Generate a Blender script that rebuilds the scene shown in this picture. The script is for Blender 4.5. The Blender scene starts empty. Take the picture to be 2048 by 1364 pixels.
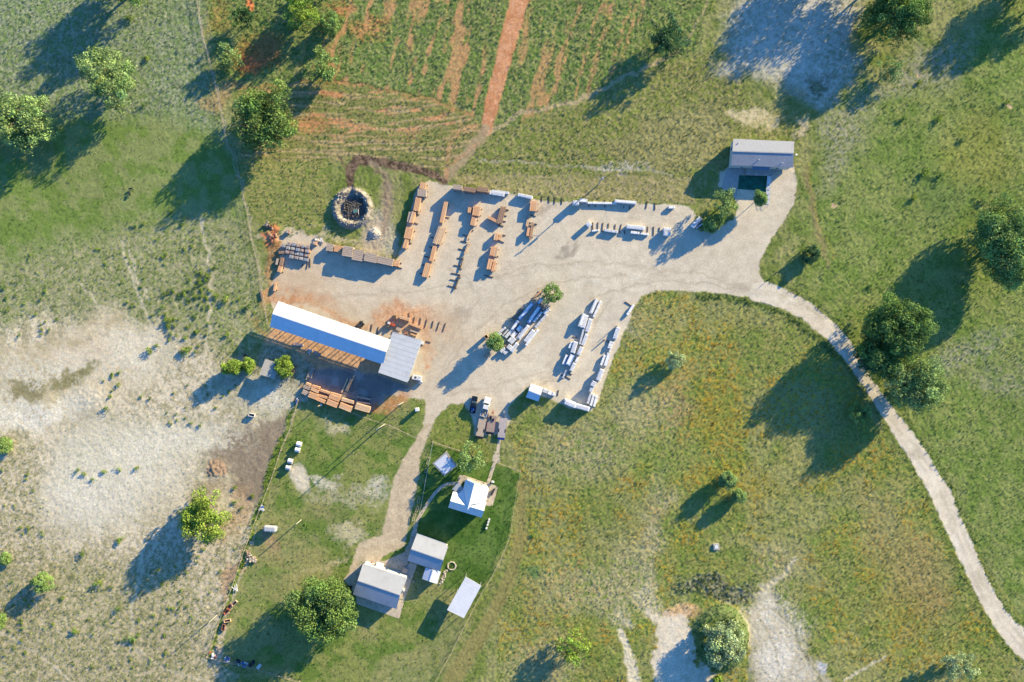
import bpy, math, random
import numpy as np
from mathutils import Vector
random.seed(7); RNG = np.random.default_rng(11)
# ---------------------------------------------------------------- camera, sky, sun, exposure
SC = 0.16            # metres per photo pixel on the ground
H = 218.5            # camera height
cam = bpy.data.cameras.new('camera'); camo = bpy.data.objects.new('camera', cam)
bpy.context.scene.collection.objects.link(camo); bpy.context.scene.camera = camo
camo.location = (0, 0, H); camo.rotation_euler = (0, 0, 0)
cam.sensor_width = 36; cam.lens = 24; cam.clip_end = 6000; cam.clip_start = 1
scene = bpy.context.scene
scene.render.resolution_x = 1024; scene.render.resolution_y = 682
ELEV = math.radians(16.5)
SD = (0.757, 0.653)          # horizontal direction towards the sun
world = bpy.data.worlds.new("World"); scene.world = world; world.use_nodes = True
wn = world.node_tree; bg = wn.nodes['Background']
sky = wn.nodes.new('ShaderNodeTexSky'); sky.sky_type = 'NISHITA'; sky.sun_disc = False
sky.sun_elevation = ELEV; sky.sun_rotation = math.atan2(SD[0], SD[1])
sky.air_density = 1.3; sky.dust_density = 0.6; sky.ozone_density = 2.0
tnt = wn.nodes.new('ShaderNodeVectorMath'); tnt.operation = 'MULTIPLY'; tnt.inputs[1].default_value = (0.27, 0.59, 1.06)   # deep blue clear sky
wn.links.new(sky.outputs[0], tnt.inputs[0]); wn.links.new(tnt.outputs[0], bg.inputs[0]); bg.inputs[1].default_value = 0.115
sun = bpy.data.lights.new('sun', 'SUN'); suno = bpy.data.objects.new('sun', sun)
scene.collection.objects.link(suno); sun.energy = 5.0; sun.angle = math.radians(0.5)
sun.color = (1.0, 0.82, 0.47)
sv = Vector((SD[0]*math.cos(ELEV), SD[1]*math.cos(ELEV), math.sin(ELEV)))
suno.rotation_euler = sv.to_track_quat('Z', 'Y').to_euler(); suno.location = (60, 60, 80)
scene.view_settings.view_transform = 'Standard'; scene.view_settings.look = 'None'
scene.view_settings.exposure = 1.62; scene.view_settings.gamma = 1
scene.view_settings.use_curve_mapping = False
# ---------------------------------------------------------------- helpers
COL = scene.collection
def lin(c):
    c = np.asarray(c, float)/255.0
    return np.where(c <= 0.04045, c/12.92, ((c+0.055)/1.055)**2.4)
K = 0.69
def P(px, py, z=0.0):
    f = (H-z)/H
    return Vector(((px-1024)*SC*f, (682-py)*SC*f, z))
ZR = dict(A=(500,360,5.247),B=(780,350,5.456),C=(1040,350,5.456),D=(1340,250,5.456),E=(500,580,5.12),F=(900,560,7.579),
          G=(1080,580,5.245),H=(900,740,5.247),I=(780,860,6.2),J=(680,1040,5.456),K=(400,1000,3.747),L=(380,680,5.456),
          M=(540,770,5.456),N=(0,420,2.965),O=(0,860,2.7055),Z=(0,0,1.0))
def px(reg, x, y):
    a, b, s = ZR[reg]; return (a+x/s, b+y/s)
def W(reg, x, y, z=0.0):
    q = px(reg, x, y); return P(q[0], q[1], z)
_h = {}
def vnoise(x, y, s, seed):
    """smooth value noise 0..1"""
    if seed not in _h: _h[seed] = np.random.default_rng(seed).random((257, 257)).astype(np.float32)
    g = _h[seed]; u = x/s; v = y/s
    iu = np.floor(u).astype(np.int64); iv = np.floor(v).astype(np.int64)
    fu = (u-iu).astype(np.float32); fv = (v-iv).astype(np.float32)
    fu = fu*fu*(3-2*fu); fv = fv*fv*(3-2*fv)
    a = iu % 256; b = iv % 256
    return (g[a, b]*(1-fu)+g[a+1, b]*fu)*(1-fv)+(g[a, b+1]*(1-fu)+g[a+1, b+1]*fu)*fv
def fbm(x, y, s, seed, n=4, gain=0.55):
    t = 0; amp = 1; tot = 0
    for i in range(n):
        t = t+amp*vnoise(x+13.7*i, y-7.3*i, s/2**i, seed+i*17); tot += amp; amp *= gain
    return t/tot
def sstep(a, b, x):
    t = np.clip((x-a)/(b-a), 0, 1); return t*t*(3-2*t)
def seg_d(x, y, a, b):
    ax, ay = a; bx, by = b; dx, dy = bx-ax, by-ay; L2 = dx*dx+dy*dy+1e-9
    t = np.clip(((x-ax)*dx+(y-ay)*dy)/L2, 0, 1)
    return np.hypot(x-ax-t*dx, y-ay-t*dy), t
def sd_poly(x, y, pts):
    d = np.full(x.shape, 1e9); ins = np.zeros(x.shape, bool); n = len(pts)
    for i in range(n):
        a = pts[i]; b = pts[(i+1) % n]
        d = np.minimum(d, seg_d(x, y, a, b)[0])
        c = ((a[1] > y) != (b[1] > y))
        den = (b[1]-a[1]) if b[1] != a[1] else 1e-9
        ins ^= c & (x < (b[0]-a[0])*(y-a[1])/den+a[0])
    return np.where(ins, -d, d)
def sd_line(x, y, pts, w):
    """pts polyline, w width or list of widths"""
    d = np.full(x.shape, 1e9)
    ws = w if isinstance(w, (list, tuple)) else [w]*len(pts)
    for i in range(len(pts)-1):
        q, t = seg_d(x, y, pts[i], pts[i+1])
        d = np.minimum(d, q-0.5*(ws[i]*(1-t)+ws[i+1]*t))
    return d
# ---------------------------------------------------------------- materials
MATS = {}
def mat(name, rgb, rough=0.8, var=0.25, scale=1.5, metal=0.0, bump=0.0, srgb=True, spec=0.3, stretch=None, stain=0.0):
    if name in MATS: return MATS[name]
    m = bpy.data.materials.new(name); m.use_nodes = True; nt = m.node_tree; N = nt.nodes
    b = N['Principled BSDF']; c = lin(rgb)*K if srgb else np.array(rgb)
    tc = N.new('ShaderNodeTexCoord'); mp = N.new('ShaderNodeMapping')
    if stretch: mp.inputs['Scale'].default_value = stretch
    no = N.new('ShaderNodeTexNoise'); no.inputs['Scale'].default_value = scale; no.inputs['Detail'].default_value = 6
    no.inputs['Roughness'].default_value = 0.65
    rp = N.new('ShaderNodeMapRange'); rp.inputs['From Min'].default_value = 0.3; rp.inputs['From Max'].default_value = 0.7
    rp.inputs['To Min'].default_value = 1-var; rp.inputs['To Max'].default_value = 1+var*0.6
    oi = N.new('ShaderNodeObjectInfo')
    ma = N.new('ShaderNodeMath'); ma.operation = 'MULTIPLY_ADD'; ma.inputs[1].default_value = var*0.5; ma.inputs[2].default_value = 1-var*0.25
    mm = N.new('ShaderNodeMath'); mm.operation = 'MULTIPLY'
    vm = N.new('ShaderNodeVectorMath'); vm.operation = 'SCALE'; vm.inputs[0].default_value = tuple(c)
    L = nt.links.new
    L(tc.outputs['Object'], mp.inputs[0]); L(mp.outputs[0], no.inputs['Vector']); L(no.outputs[0], rp.inputs[0])
    L(oi.outputs['Random'], ma.inputs[0]); L(ma.outputs[0], mm.inputs[0]); L(rp.outputs[0], mm.inputs[1])
    L(mm.outputs[0], vm.inputs['Scale']); L(vm.outputs[0], b.inputs['Base Color'])
    b.inputs['Roughness'].default_value = rough; b.inputs['Metallic'].default_value = metal
    b.inputs['Specular IOR Level'].default_value = spec
    if stain:
        wv = N.new('ShaderNodeTexNoise'); wv.inputs['Scale'].default_value = .22; wv.inputs['Detail'].default_value = 8; wv.inputs['Roughness'].default_value = .75
        r2 = N.new('ShaderNodeMapRange'); r2.inputs['From Min'].default_value = .52; r2.inputs['From Max'].default_value = .72; r2.inputs['To Max'].default_value = stain
        mxc = N.new('ShaderNodeMix'); mxc.data_type = 'RGBA'; mxc.inputs[7].default_value = tuple(c*np.array([.62,.52,.44]))+(1,)
        L(tc.outputs['Object'], wv.inputs['Vector']); L(wv.outputs[0], r2.inputs[0]); L(r2.outputs[0], mxc.inputs[0]); L(vm.outputs[0], mxc.inputs[6]); L(mxc.outputs[2], b.inputs['Base Color'])
    if bump:
        bp = N.new('ShaderNodeBump'); bp.inputs['Strength'].default_value = bump; bp.inputs['Distance'].default_value = 0.05
        L(no.outputs[0], bp.inputs['Height']); L(bp.outputs[0], b.inputs['Normal'])
    MATS[name] = m; return m
def attr_mat(name, noise1=0.35, noise2=0.2, bump=0.4, trans=0.0):
    m = bpy.data.materials.new(name); m.use_nodes = True; nt = m.node_tree; N = nt.nodes; L = nt.links.new
    b = N['Principled BSDF']; b.inputs['Roughness'].default_value = 0.95; b.inputs['Specular IOR Level'].default_value = 0.1
    at = N.new('ShaderNodeAttribute'); at.attribute_name = 'tint'
    geo = N.new('ShaderNodeNewGeometry')
    n1 = N.new('ShaderNodeTexNoise'); n1.inputs['Scale'].default_value = 2.2; n1.inputs['Detail'].default_value = 5; n1.inputs['Roughness'].default_value = 0.7
    n2 = N.new('ShaderNodeTexNoise'); n2.inputs['Scale'].default_value = 0.35; n2.inputs['Detail'].default_value = 3
    L(geo.outputs['Position'], n1.inputs['Vector']); L(geo.outputs['Position'], n2.inputs['Vector'])
    r1 = N.new('ShaderNodeMapRange'); r1.inputs['From Min'].default_value = 0.3; r1.inputs['From Max'].default_value = 0.7
    r1.inputs['To Min'].default_value = 1-noise1; r1.inputs['To Max'].default_value = 1+noise1
    r2 = N.new('ShaderNodeMapRange'); r2.inputs['From Min'].default_value = 0.3; r2.inputs['From Max'].default_value = 0.7
    r2.inputs['To Min'].default_value = 1-noise2; r2.inputs['To Max'].default_value = 1+noise2
    L(n1.outputs[0], r1.inputs[0]); L(n2.outputs[0], r2.inputs[0])
    n3 = N.new('ShaderNodeTexNoise'); n3.inputs['Scale'].default_value = 0.03; n3.inputs['Detail'].default_value = 5; L(geo.outputs['Position'], n3.inputs['Vector'])
    r3 = N.new('ShaderNodeMapRange'); r3.inputs['From Min'].default_value = 0.3; r3.inputs['From Max'].default_value = 0.7; r3.inputs['To Min'].default_value = 0.92; r3.inputs['To Max'].default_value = 1.08; L(n3.outputs[0], r3.inputs[0])
    m0 = N.new('ShaderNodeMath'); m0.operation = 'MULTIPLY'; L(r1.outputs[0], m0.inputs[0]); L(r2.outputs[0], m0.inputs[1])
    mu = N.new('ShaderNodeMath'); mu.operation = 'MULTIPLY'; L(m0.outputs[0], mu.inputs[0]); L(r3.outputs[0], mu.inputs[1])
    vm = N.new('ShaderNodeVectorMath'); vm.operation = 'SCALE'; L(at.outputs['Color'], vm.inputs[0]); L(mu.outputs[0], vm.inputs['Scale'])
    L(vm.outputs[0], b.inputs['Base Color'])
    if bump:
        bp = N.new('ShaderNodeBump'); bp.inputs['Strength'].default_value = bump; bp.inputs['Distance'].default_value = 0.08
        L(n1.outputs[0], bp.inputs['Height']); L(bp.outputs[0], b.inputs['Normal'])
    if trans:
        tr = N.new('ShaderNodeBsdfTranslucent'); mx = N.new('ShaderNodeMixShader'); mx.inputs[0].default_value = trans
        L(vm.outputs[0], tr.inputs[0]); L(b.outputs[0], mx.inputs[1]); L(tr.outputs[0], mx.inputs[2])
        L(mx.outputs[0], N['Material Output'].inputs['Surface'])
    return m
M_GROUND = attr_mat('ground_soil_and_grass', 0.20, 0.09, 0.30)
M_TUFT = attr_mat('grass_blades', 0.2, 0.15, 0.0, 0.15)
M_LEAF = attr_mat('tree_leaves', 0.22, 0.12, 0.0, 0.22)
cedar = mat('fresh_cedar', (228,176,132), 0.8, 0.25, 3.0)
cedar2 = mat('cedar_pale', (224,188,150), 0.8, 0.25, 3.0)
gwood = mat('weathered_wood', (188,170,154), 0.9, 0.3, 3.0)
bwood = mat('brown_wood', (165,134,112), 0.9, 0.3, 3.0)
dwood = mat('old_sleeper', (98,84,78), 0.95, 0.3, 3.0)
wrap = mat('white_wrap', (243,243,243), 0.5, 0.16, 2.0, bump=0.3)
wrapg = mat('grey_wrap', (208,210,216), 0.6, 0.2, 2.0, bump=0.3)
wrapb = mat('blue_tarp', (140,172,215), 0.5, 0.25, 2.0, bump=0.4)
strapm = mat('strap', (60,62,68), 0.6, 0.1)
rwhite = mat('white_metal_roof', (228,230,236), 0.38, 0.07, 0.6, spec=0.4, stain=0.35)
rgar = mat('garage_metal_roof', (182,184,188), 0.5, 0.08, 0.6, spec=0.4, stain=.6)
rgrey = mat('grey_metal_roof', (200,203,208), 0.45, 0.08, 0.6, spec=0.4, stain=0.6)
rsh = mat('grey_shingles', (166,168,174), 0.9, 0.2, 4.0, bump=0.5, stain=0.6)
rtan = mat('tan_metal_roof', (180,176,165), 0.5, 0.1, 0.6, stain=0.6)
wallw = mat('white_siding', (215,212,205), 0.7, 0.08)
wallt = mat('tan_siding', (190,180,160), 0.8, 0.1)
glass = mat('window_glass', (40,50,60), 0.1, 0.05, spec=0.6)
conc = mat('concrete', (205,190,168), 0.9, 0.18, 0.8, bump=0.3, stain=0.6)
concg = mat('grey_concrete', (185,182,176), 0.9, 0.18, 0.8, bump=0.3)
steel = mat('painted_steel', (150,152,155), 0.5, 0.1)
dark = mat('black_rubber', (40,40,42), 0.9, 0.1)
blackp = mat('black_paint', (26,32,42), 0.3, 0.1, spec=0.5)
whitep = mat('white_paint', (225,225,225), 0.3, 0.05, spec=0.5)
redp = mat('red_oxide_paint', (172,92,74), 0.6, 0.25)
yellowp = mat('yellow_paint', (215,160,70), 0.5, 0.2)
orangep = mat('orange_paint', (215,95,55), 0.5, 0.2)
turf = mat('dark_green_turf', (30,98,82), 0.95, 0.55, 0.7)
bark = mat('bark', (112,98,84), 0.95, 0.3, 3.0)
stone = mat('limestone', (200,190,172), 0.95, 0.3, 2.5, bump=0.5)
polem = mat('pole_grey_wood', (176,172,160), 0.9, 0.2, 3.0)
galv = mat('galvanised', (178,182,188), 0.4, 0.12)
bluep = mat('blue_paint', (58,100,170), 0.5, 0.2)
tanp = mat('tan_deck', (200,180,160), 0.85, 0.18, 1.2, stain=0.6)
rustm = mat('rust', (150,104,84), 0.9, 0.3)
# ---------------------------------------------------------------- object helpers
class MB:
    def __init__(s): s.v = []; s.f = []
    def poly(s, pts):
        n = len(s.v); s.v += [tuple(p) for p in pts]; s.f.append(tuple(range(n, n+len(pts))))
    def box(s, c, hx, hy, hz, ax=(1,0,0), ay=None, az=(0,0,1), taper=1.0):
        c = Vector(c); ax = Vector(ax).normalized(); az = Vector(az).normalized()
        ay = az.cross(ax).normalized() if ay is None else Vector(ay).normalized()
        n = len(s.v)
        for z, t in ((-1, 1), (1, taper)):
            for x, y in ((-1,-1),(1,-1),(1,1),(-1,1)):
                s.v.append(tuple(c+ax*hx*x*t+ay*hy*y*t+az*hz*z))
        s.f += [(n+3,n+2,n+1,n),(n+4,n+5,n+6,n+7),(n,n+1,n+5,n+4),(n+1,n+2,n+6,n+5),(n+2,n+3,n+7,n+6),(n+3,n,n+4,n+7)]
        return s
    def bar(s, a, b, w, h):
        """beam from a to b (points at its bottom centre line)"""
        a = Vector(a); b = Vector(b); d = b-a
        ax = d.normalized(); side = Vector((-ax.y, ax.x, 0)).normalized(); up = ax.cross(side); 
        if up.z < 0: up = -up
        s.box((a+b)/2+up*h/2, d.length/2, w/2, h/2, ax, side, up); return s
    def tube(s, a, b, r0, r1=None, n=8, cap=True):
        a = Vector(a); b = Vector(b); r1 = r0 if r1 is None else r1; d = (b-a).normalized()
        u = d.orthogonal().normalized(); w = d.cross(u); k = len(s.v)
        for p, r in ((a, r0), (b, r1)):
            for i in range(n):
                t = 2*math.pi*i/n; s.v.append(tuple(p+u*r*math.cos(t)+w*r*math.sin(t)))
        for i in range(n): s.f.append((k+i, k+(i+1) % n, k+n+(i+1) % n, k+n+i))
        if cap: s.f.append(tuple(range(k+n-1, k-1, -1))); s.f.append(tuple(range(k+n, k+2*n)))
        return s
    def ell(s, c, rx, ry, rz, n=10, m=6, rot=0, half=False):
        c = Vector(c); k = len(s.v); cr, sr = math.cos(rot), math.sin(rot)
        lo = 0 if half else -math.pi/2
        for j in range(m+1):
            ph = lo+(math.pi/2-lo)*j/m
            for i in range(n):
                t = 2*math.pi*i/n; x = rx*math.cos(ph)*math.cos(t); y = ry*math.cos(ph)*math.sin(t)
                s.v.append((c.x+x*cr-y*sr, c.y+x*sr+y*cr, c.z+rz*math.sin(ph)))
        for j in range(m):
            for i in range(n):
                s.f.append((k+j*n+i, k+j*n+(i+1) % n, k+(j+1)*n+(i+1) % n, k+(j+1)*n+i))
        return s
    def rock(s, c, r, rnd=random):
        k = len(s.v); s.ell(c, r*rnd.uniform(.7,1.2), r*rnd.uniform(.7,1.2), r*rnd.uniform(.5,.8), 6, 4, rnd.uniform(0,3))
        for i in range(k, len(s.v)):
            v = s.v[i]; s.v[i] = (v[0]+rnd.uniform(-.15,.15)*r, v[1]+rnd.uniform(-.15,.15)*r, v[2]+rnd.uniform(-.1,.1)*r)
        return s
    def build(s, name, m, parent=None, loc=None, smooth=False, bevel=0):
        me = bpy.data.meshes.new(name)
        o0 = Vector(parent.location) if (parent and loc is None) else Vector(loc or (0,0,0))
        if parent and parent.parent and loc is None: o0 = o0+Vector(parent.parent.location)
        me.from_pydata([(v[0]-o0.x, v[1]-o0.y, v[2]-o0.z) for v in s.v], [], s.f)
        me.materials.append(m); me.validate(); me.update()
        if smooth: me.polygons.foreach_set('use_smooth', [True]*len(me.polygons))
        o = bpy.data.objects.new(name, me); COL.objects.link(o)
        if parent: o.parent = parent
        elif loc is not None: o.location = loc
        if bevel:
            md = o.modifiers.new('bevel', 'BEVEL'); md.width = bevel; md.segments = 2
        return o
def tag(o, label=None, cat=None, group=None, kind=None):
    if label: o['label'] = label
    if cat: o['category'] = cat
    if group: o['group'] = group
    if kind: o['kind'] = kind
    return o
def thing(name, loc, label, cat, group=None, rz=0):
    o = bpy.data.objects.new(name, None); COL.objects.link(o); o.location = loc; o.rotation_euler = (0,0,rz)
    o.empty_display_size = 0.5
    return tag(o, label, cat, group)
def child(mb, name, m, root, **k):
    """local-coordinate child of a thing"""
    me = bpy.data.meshes.new(name); me.from_pydata(mb.v, [], mb.f); me.materials.append(m); me.validate(); me.update()
    o = bpy.data.objects.new(name, me); COL.objects.link(o); o.parent = root
    if k.get('bevel'):
        md = o.modifiers.new('bevel', 'BEVEL'); md.width = k['bevel']; md.segments = 2
    if k.get('smooth'): me.polygons.foreach_set('use_smooth', [True]*len(me.polygons))
    return o
def copy_tree(o, parent=None):
    c = o.copy(); COL.objects.link(c); c.parent = parent
    for ch in list(o.children): copy_tree(ch, c)
    return c
ORD = ['first','second','third','fourth','fifth','sixth','seventh','eighth','ninth','tenth','eleventh','twelfth','thirteenth',
       'fourteenth','fifteenth','sixteenth','seventeenth','eighteenth','nineteenth','twentieth']
def np_mesh(name, V, F, m, cols=None, kind=None):
    """V (n,3), F (m,4) numpy, cols (n,3) point colours"""
    me = bpy.data.meshes.new(name); k = F.shape[1]
    me.vertices.add(len(V)); me.vertices.foreach_set('co', V.astype(np.float32).ravel())
    me.loops.add(F.size); me.loops.foreach_set('vertex_index', F.astype(np.int32).ravel())
    me.polygons.add(len(F)); me.polygons.foreach_set('loop_start', (np.arange(len(F))*k).astype(np.int32))
    me.update(calc_edges=True)
    if cols is not None:
        a = me.color_attributes.new('tint', 'FLOAT_COLOR', 'POINT')
        c4 = np.ones((len(V), 4), np.float32); c4[:, :3] = cols; a.data.foreach_set('color', c4.ravel())
    me.materials.append(m)
    o = bpy.data.objects.new(name, me); COL.objects.link(o)
    if kind: o['kind'] = kind
    return o
# ---------------------------------------------------------------- ground: one grid, coloured by what grows or lies there
def axis(half):
    d = np.arange(-half, half+0.01, 0.32); out = []; s = 0.32; x = d[-1]
    while x < 2600: s *= 1.25; x += s; out.append(x)
    out = np.array(out); return np.concatenate([-out[::-1], d, out])
GX = axis(174.0); GY = axis(118.0)
nx, ny = len(GX), len(GY)
XX, YY = np.meshgrid(GX, GY, indexing='ij')
PX = XX/SC+1024; PY = 682-YY/SC                # photo-like plan coordinates, 0.16 m units
WX = PX+(fbm(PX, PY, 22, 101)-.5)*16+(fbm(PX, PY, 5, 131, 2)-.5)*5
WY = PY+(fbm(PX, PY, 22, 201)-.5)*16+(fbm(PX, PY, 5, 231, 2)-.5)*5
BXW = PX+(fbm(PX, PY, 70, 301)-.5)*70+(fbm(PX, PY, 9, 331, 3)-.5)*26
BYW = PY+(fbm(PX, PY, 70, 401)-.5)*70+(fbm(PX, PY, 9, 431, 3)-.5)*26
n_fine = fbm(PX, PY, 3.6, 501, 2, 0.8); n_mid = fbm(PX, PY, 24, 511, 4); n_big = fbm(PX, PY, 90, 521, 4)
n_clump = fbm(PX, PY, 6.0, 531, 3, 1.0); n_pix = RNG.random(PX.shape).astype(np.float32)
RGB = np.zeros(PX.shape+(3,), np.float32); AMP = np.full(PX.shape, 0.10, np.float32); DEN = np.full(PX.shape, 0.5, np.float32)
def duo(A, B, n, lo=.35, hi=.65):
    t = sstep(lo, hi, n)[..., None]; return lin(A)*(1-t)+lin(B)*t
def put(mask, col, amp=None, den=None):
    global RGB, AMP, DEN
    m = mask.astype(np.float32); RGB = RGB*(1-m[..., None])+col*m[..., None]
    if amp is not None: AMP = AMP*(1-m)+amp*m
    if den is not None: DEN = DEN*(1-m)+den*m
def zone(pts, A, B, soft=14, n=None, amp=.1, den=.5, op=1.0, warp=2, lo=.38, hi=.62):
    x, y = ((PX, PY), (WX, WY), (BXW, BYW))[warp]
    m = sstep(soft/2, -soft/2, sd_poly(x, y, pts))*op
    put(m, duo(A, B, n_mid if n is None else n, lo, hi), amp, den); return m
def line(pts, w, A, op=1.0, soft=4, amp=None, den=0.0, B=None, warp=1, brk=0.0):
    x, y = ((PX, PY), (WX, WY), (BXW, BYW))[warp]
    m = sstep(soft/2, -soft/2, sd_line(x, y, pts, w))*op
    if brk: m = m*sstep(brk-.12, brk+.12, n_clump)
    put(m, duo(A, B or A, n_clump), amp, den); return m
def spot(x, y, rx, ry, A, op=1.0, soft=.5, rot=0, amp=None, den=None, B=None, warp=2, brk=0.0):
    X_, Y_ = ((PX, PY), (WX, WY), (BXW, BYW))[warp]
    c, s = math.cos(math.radians(rot)), math.sin(math.radians(rot))
    u = ((X_-x)*c+(Y_-y)*s)/rx; v = (-(X_-x)*s+(Y_-y)*c)/ry
    m = sstep(1+soft, 1-soft, np.hypot(u, v))*op
    if brk: m = m*sstep(brk-.15, brk+.15, n_clump)
    put(m, duo(A, B or A, n_clump), amp, den); return m
RGB[:] = duo((112,128,58), (146,148,88), n_mid, .3, .7)
# pastures on the left
zone([(-90,-90),(395,-90),(440,200),(475,330),(300,260),(180,300),(-90,260)], (114,136,78), (150,158,118), 70, n_clump, .10, .8)
zone([(-90,260),(200,230),(330,230),(480,300),(505,430),(420,470),(250,470),(190,560),(-90,560)], (112,136,62), (134,146,84), 60, n_mid, .05, .35)
zone([(170,490),(250,450),(500,420),(530,600),(520,760),(420,830),(250,700),(-90,700),(-90,560)], (162,160,116), (130,142,80), 90, n_clump, .08, .7)
zone([(-90,690),(420,690),(600,790),(560,900),(520,1050),(430,1500),(-90,1500)], (204,190,162), (160,154,114), 60, n_clump, .07, .6)
zone([(-90,680),(150,620),(320,640),(420,730),(600,760),(590,860),(540,960),(480,1020),(400,1050),(330,1070),(250,1120),(120,1100),(80,960),(60,880),(-90,865)], (216,203,176), (174,164,132), 60, n_clump*.6+n_mid*.4, .06, .3, lo=.42, hi=.58)
zone([(-90,1130),(380,1130),(430,1500),(-90,1500)], (180,168,132), (142,144,92), 60, n_clump, .09, .9, op=.7)
zone([(-90,700),(60,690),(150,640),(250,610),(300,660),(300,750),(230,800),(200,870),(120,870),(60,840),(-90,835)], (206,192,162), (188,174,140), 46, n_mid, .04, .08)
zone([(110,890),(200,850),(330,830),(420,835),(440,890),(330,950),(300,1010),(240,1070),(150,1060),(110,980)], (212,204,180), (190,182,152), 70, n_clump, .05, .2)
spot(60,828,80,24,(240,233,215),.9,.5,brk=.4); spot(330,930,60,50,(214,204,182),.5,.6); spot(200,1010,80,50,(220,210,192),.6,.5,brk=.4)
spot(60,775,34,16,(140,132,92),.9,.3,rot=-5,warp=1); spot(140,758,38,14,(140,130,90),.9,.3,rot=-25,warp=1)
spot(180,800,50,26,(216,206,184),.7,.5,amp=.12)
spot(250,690,60,30,(222,208,182),.7,.5); spot(160,720,80,26,(222,206,180),.7,.5)
zone([(470,850),(590,835),(560,960),(520,1010),(470,960),(430,900)], (128,112,94), (150,134,114), 30, n_clump, .04, .1, op=.85)
zone([(470,690),(610,740),(600,800),(560,840),(440,800),(430,740)], (192,184,158), (168,164,128), 24, n_clump, .05, .4)
spot(433,937,20,17,(176,146,118),.9,.3,warp=1,amp=.3); spot(440,980,50,20,(170,150,125),.5,.5)
spot(470,1150,18,50,(178,138,104),.6,.5,rot=20); spot(480,1020,16,60,(186,150,118),.5,.5,rot=30)
for x,y,rx,ry,rt in ((70,815,110,30,6),(230,940,120,80,0),(330,880,90,40,-10),(160,1010,70,60,0),(270,700,60,50,-20),(100,745,110,26,0),(430,860,60,26,0),(540,790,50,24,20)):
    spot(x,y,rx,ry,(236,228,210),.9,.7,rot=rt,brk=.5)
    spot(x,y,rx*1.2,ry*1.3,(150,150,108),.5,.6,rot=rt,brk=.62)
spot(55,775,30,16,(138,130,92),.85,.4,rot=-5,B=(150,142,104)); spot(135,755,40,13,(134,128,86),.85,.4,rot=-25,B=(150,142,104)); spot(175,745,14,14,(128,126,82),.8,.4)
# cattle trails
for t, w in ((((245,480),(255,530),(270,580),(300,640),(325,690),(350,760),(375,790)), 5), (((400,440),(415,500),(425,560),(420,650),(405,730)), 6),
             (((160,570),(205,612),(260,635),(310,665),(330,700),(350,760),(375,795)), 4), (((300,600),(270,560),(262,500)), 4),
             (((330,900),(300,1020),(285,1100),(265,1210),(262,1290)), 5), (((345,950),(310,1080),(280,1160)), 4),
             (((0,1265),(80,1310),(150,1370)), 5), (((30,890),(120,868),(200,872)), 4), (((260,1290),(330,1340),(420,1364)), 4)):
    line(t, w, (212,200,172), .7, 4, den=0.0)
line(((150,285),(178,320),(205,370),(235,450),(247,480)), 3, (104,124,66), .6, 3)
line(((100,614),(160,612)), 4, (100,110,70), .7, 3)
# fields above the yard
A2, B2 = (98,124,56), (138,144,84)
zone([(398,-90),(1030,-90),(1000,100),(968,262),(925,213),(800,182),(640,164),(478,175),(440,170)], A2, B2, 10, n_clump, .14, .9, warp=1)
f2 = sstep(6,-6,sd_poly(WX,WY,[(398,-90),(1030,-90),(1000,100),(968,262),(925,213),(800,182),(640,164),(478,175),(440,170)]))
f3 = sstep(10,-10,sd_poly(WX,WY,[(1050,-90),(1330,-90),(1300,100),(1180,190),(1000,262),(1010,160)]))
zone([(1050,-90),(1420,-90),(1400,100),(1180,190),(1000,262),(1010,160)], A2, B2, 20, n_clump, .14, .9, warp=1)
sl = PX+PY*0.22; so_ = vnoise(sl, PY*0.12, 14, 611)*.6+vnoise(sl, PY*.3, 6, 613)*.4
soilm = sstep(.56,.72,so_)*sstep(.38,.55,n_big+.08)*np.clip(f2*sstep(560,680,PX)+f3*sstep(1180,1150,np.abs(PX-1200)+1000)*.9,0,1)
put(soilm*.8, duo((204,150,108),(186,150,104),n_clump), .05, .3)
spot(690,20,22,16,(204,140,96),.8,.5,brk=.42); spot(745,60,24,30,(206,142,98),.7,.5,rot=70,brk=.45)
for x in (1140,1180,1205,1240,1255): line(((x+22,10),(x,80),(x-22,160)),(7),(196,150,108),.75,6,brk=.47,den=.2)
spot(500,8,9,12,(236,140,90),1,.4,warp=1); spot(530,100,40,24,(178,114,74),.7,.6,rot=-30); spot(430,40,26,40,(178,140,80),.5,.6,brk=.4); spot(505,125,26,14,(196,118,76),.8,.5)
spot(450,185,46,14,(176,150,110),.7,.5,rot=-25)
# mown arc field
AF = [(470,190),(560,172),(640,162),(720,170),(800,186),(880,206),(935,226),(962,264),(920,330),(886,358),(850,345),(800,328),(720,314),(640,330),(600,430),(530,450),(492,380)]
zone(AF, (120,130,64), (154,146,92), 8, n_clump, .08, .8, warp=1)
fa = sstep(6,-6,sd_poly(WX,WY,AF))
arc = PY+0.00030*(PX-700)**2+(vnoise(PX,PY,40,641)-.5)*8
st = .5+.5*np.sin(arc*2*math.pi/8.5); st2 = vnoise(PX*.12, arc, 4.5, 643)
put(fa*sstep(.46,.74,st2)*.85, duo((180,160,118),(190,166,124),n_clump), None, None)
put(fa*sstep(.60,.8,1-st)*.35, duo((92,104,50),(84,98,46),n_clump), None, None)
op_ = sstep(.44,.60,fbm(PX*.35,arc,16,651,3))*sstep(300,250,arc)*fa
put(op_*sstep(.45,.7,st2*.6+n_clump*.4)*.85, duo((208,142,96),(198,150,108),n_fine), None, .3)
spot(625,248,30,16,(212,146,104),.6,.5,warp=1,brk=.42)
line(((478,176),(560,170),(640,162),(720,170),(800,186),(880,206),(940,230)),5,(196,140,98),.6,4,brk=.4); line(((640,158),(720,166),(800,181),(890,203)),2.5,(80,72,46),.6,2)
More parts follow.
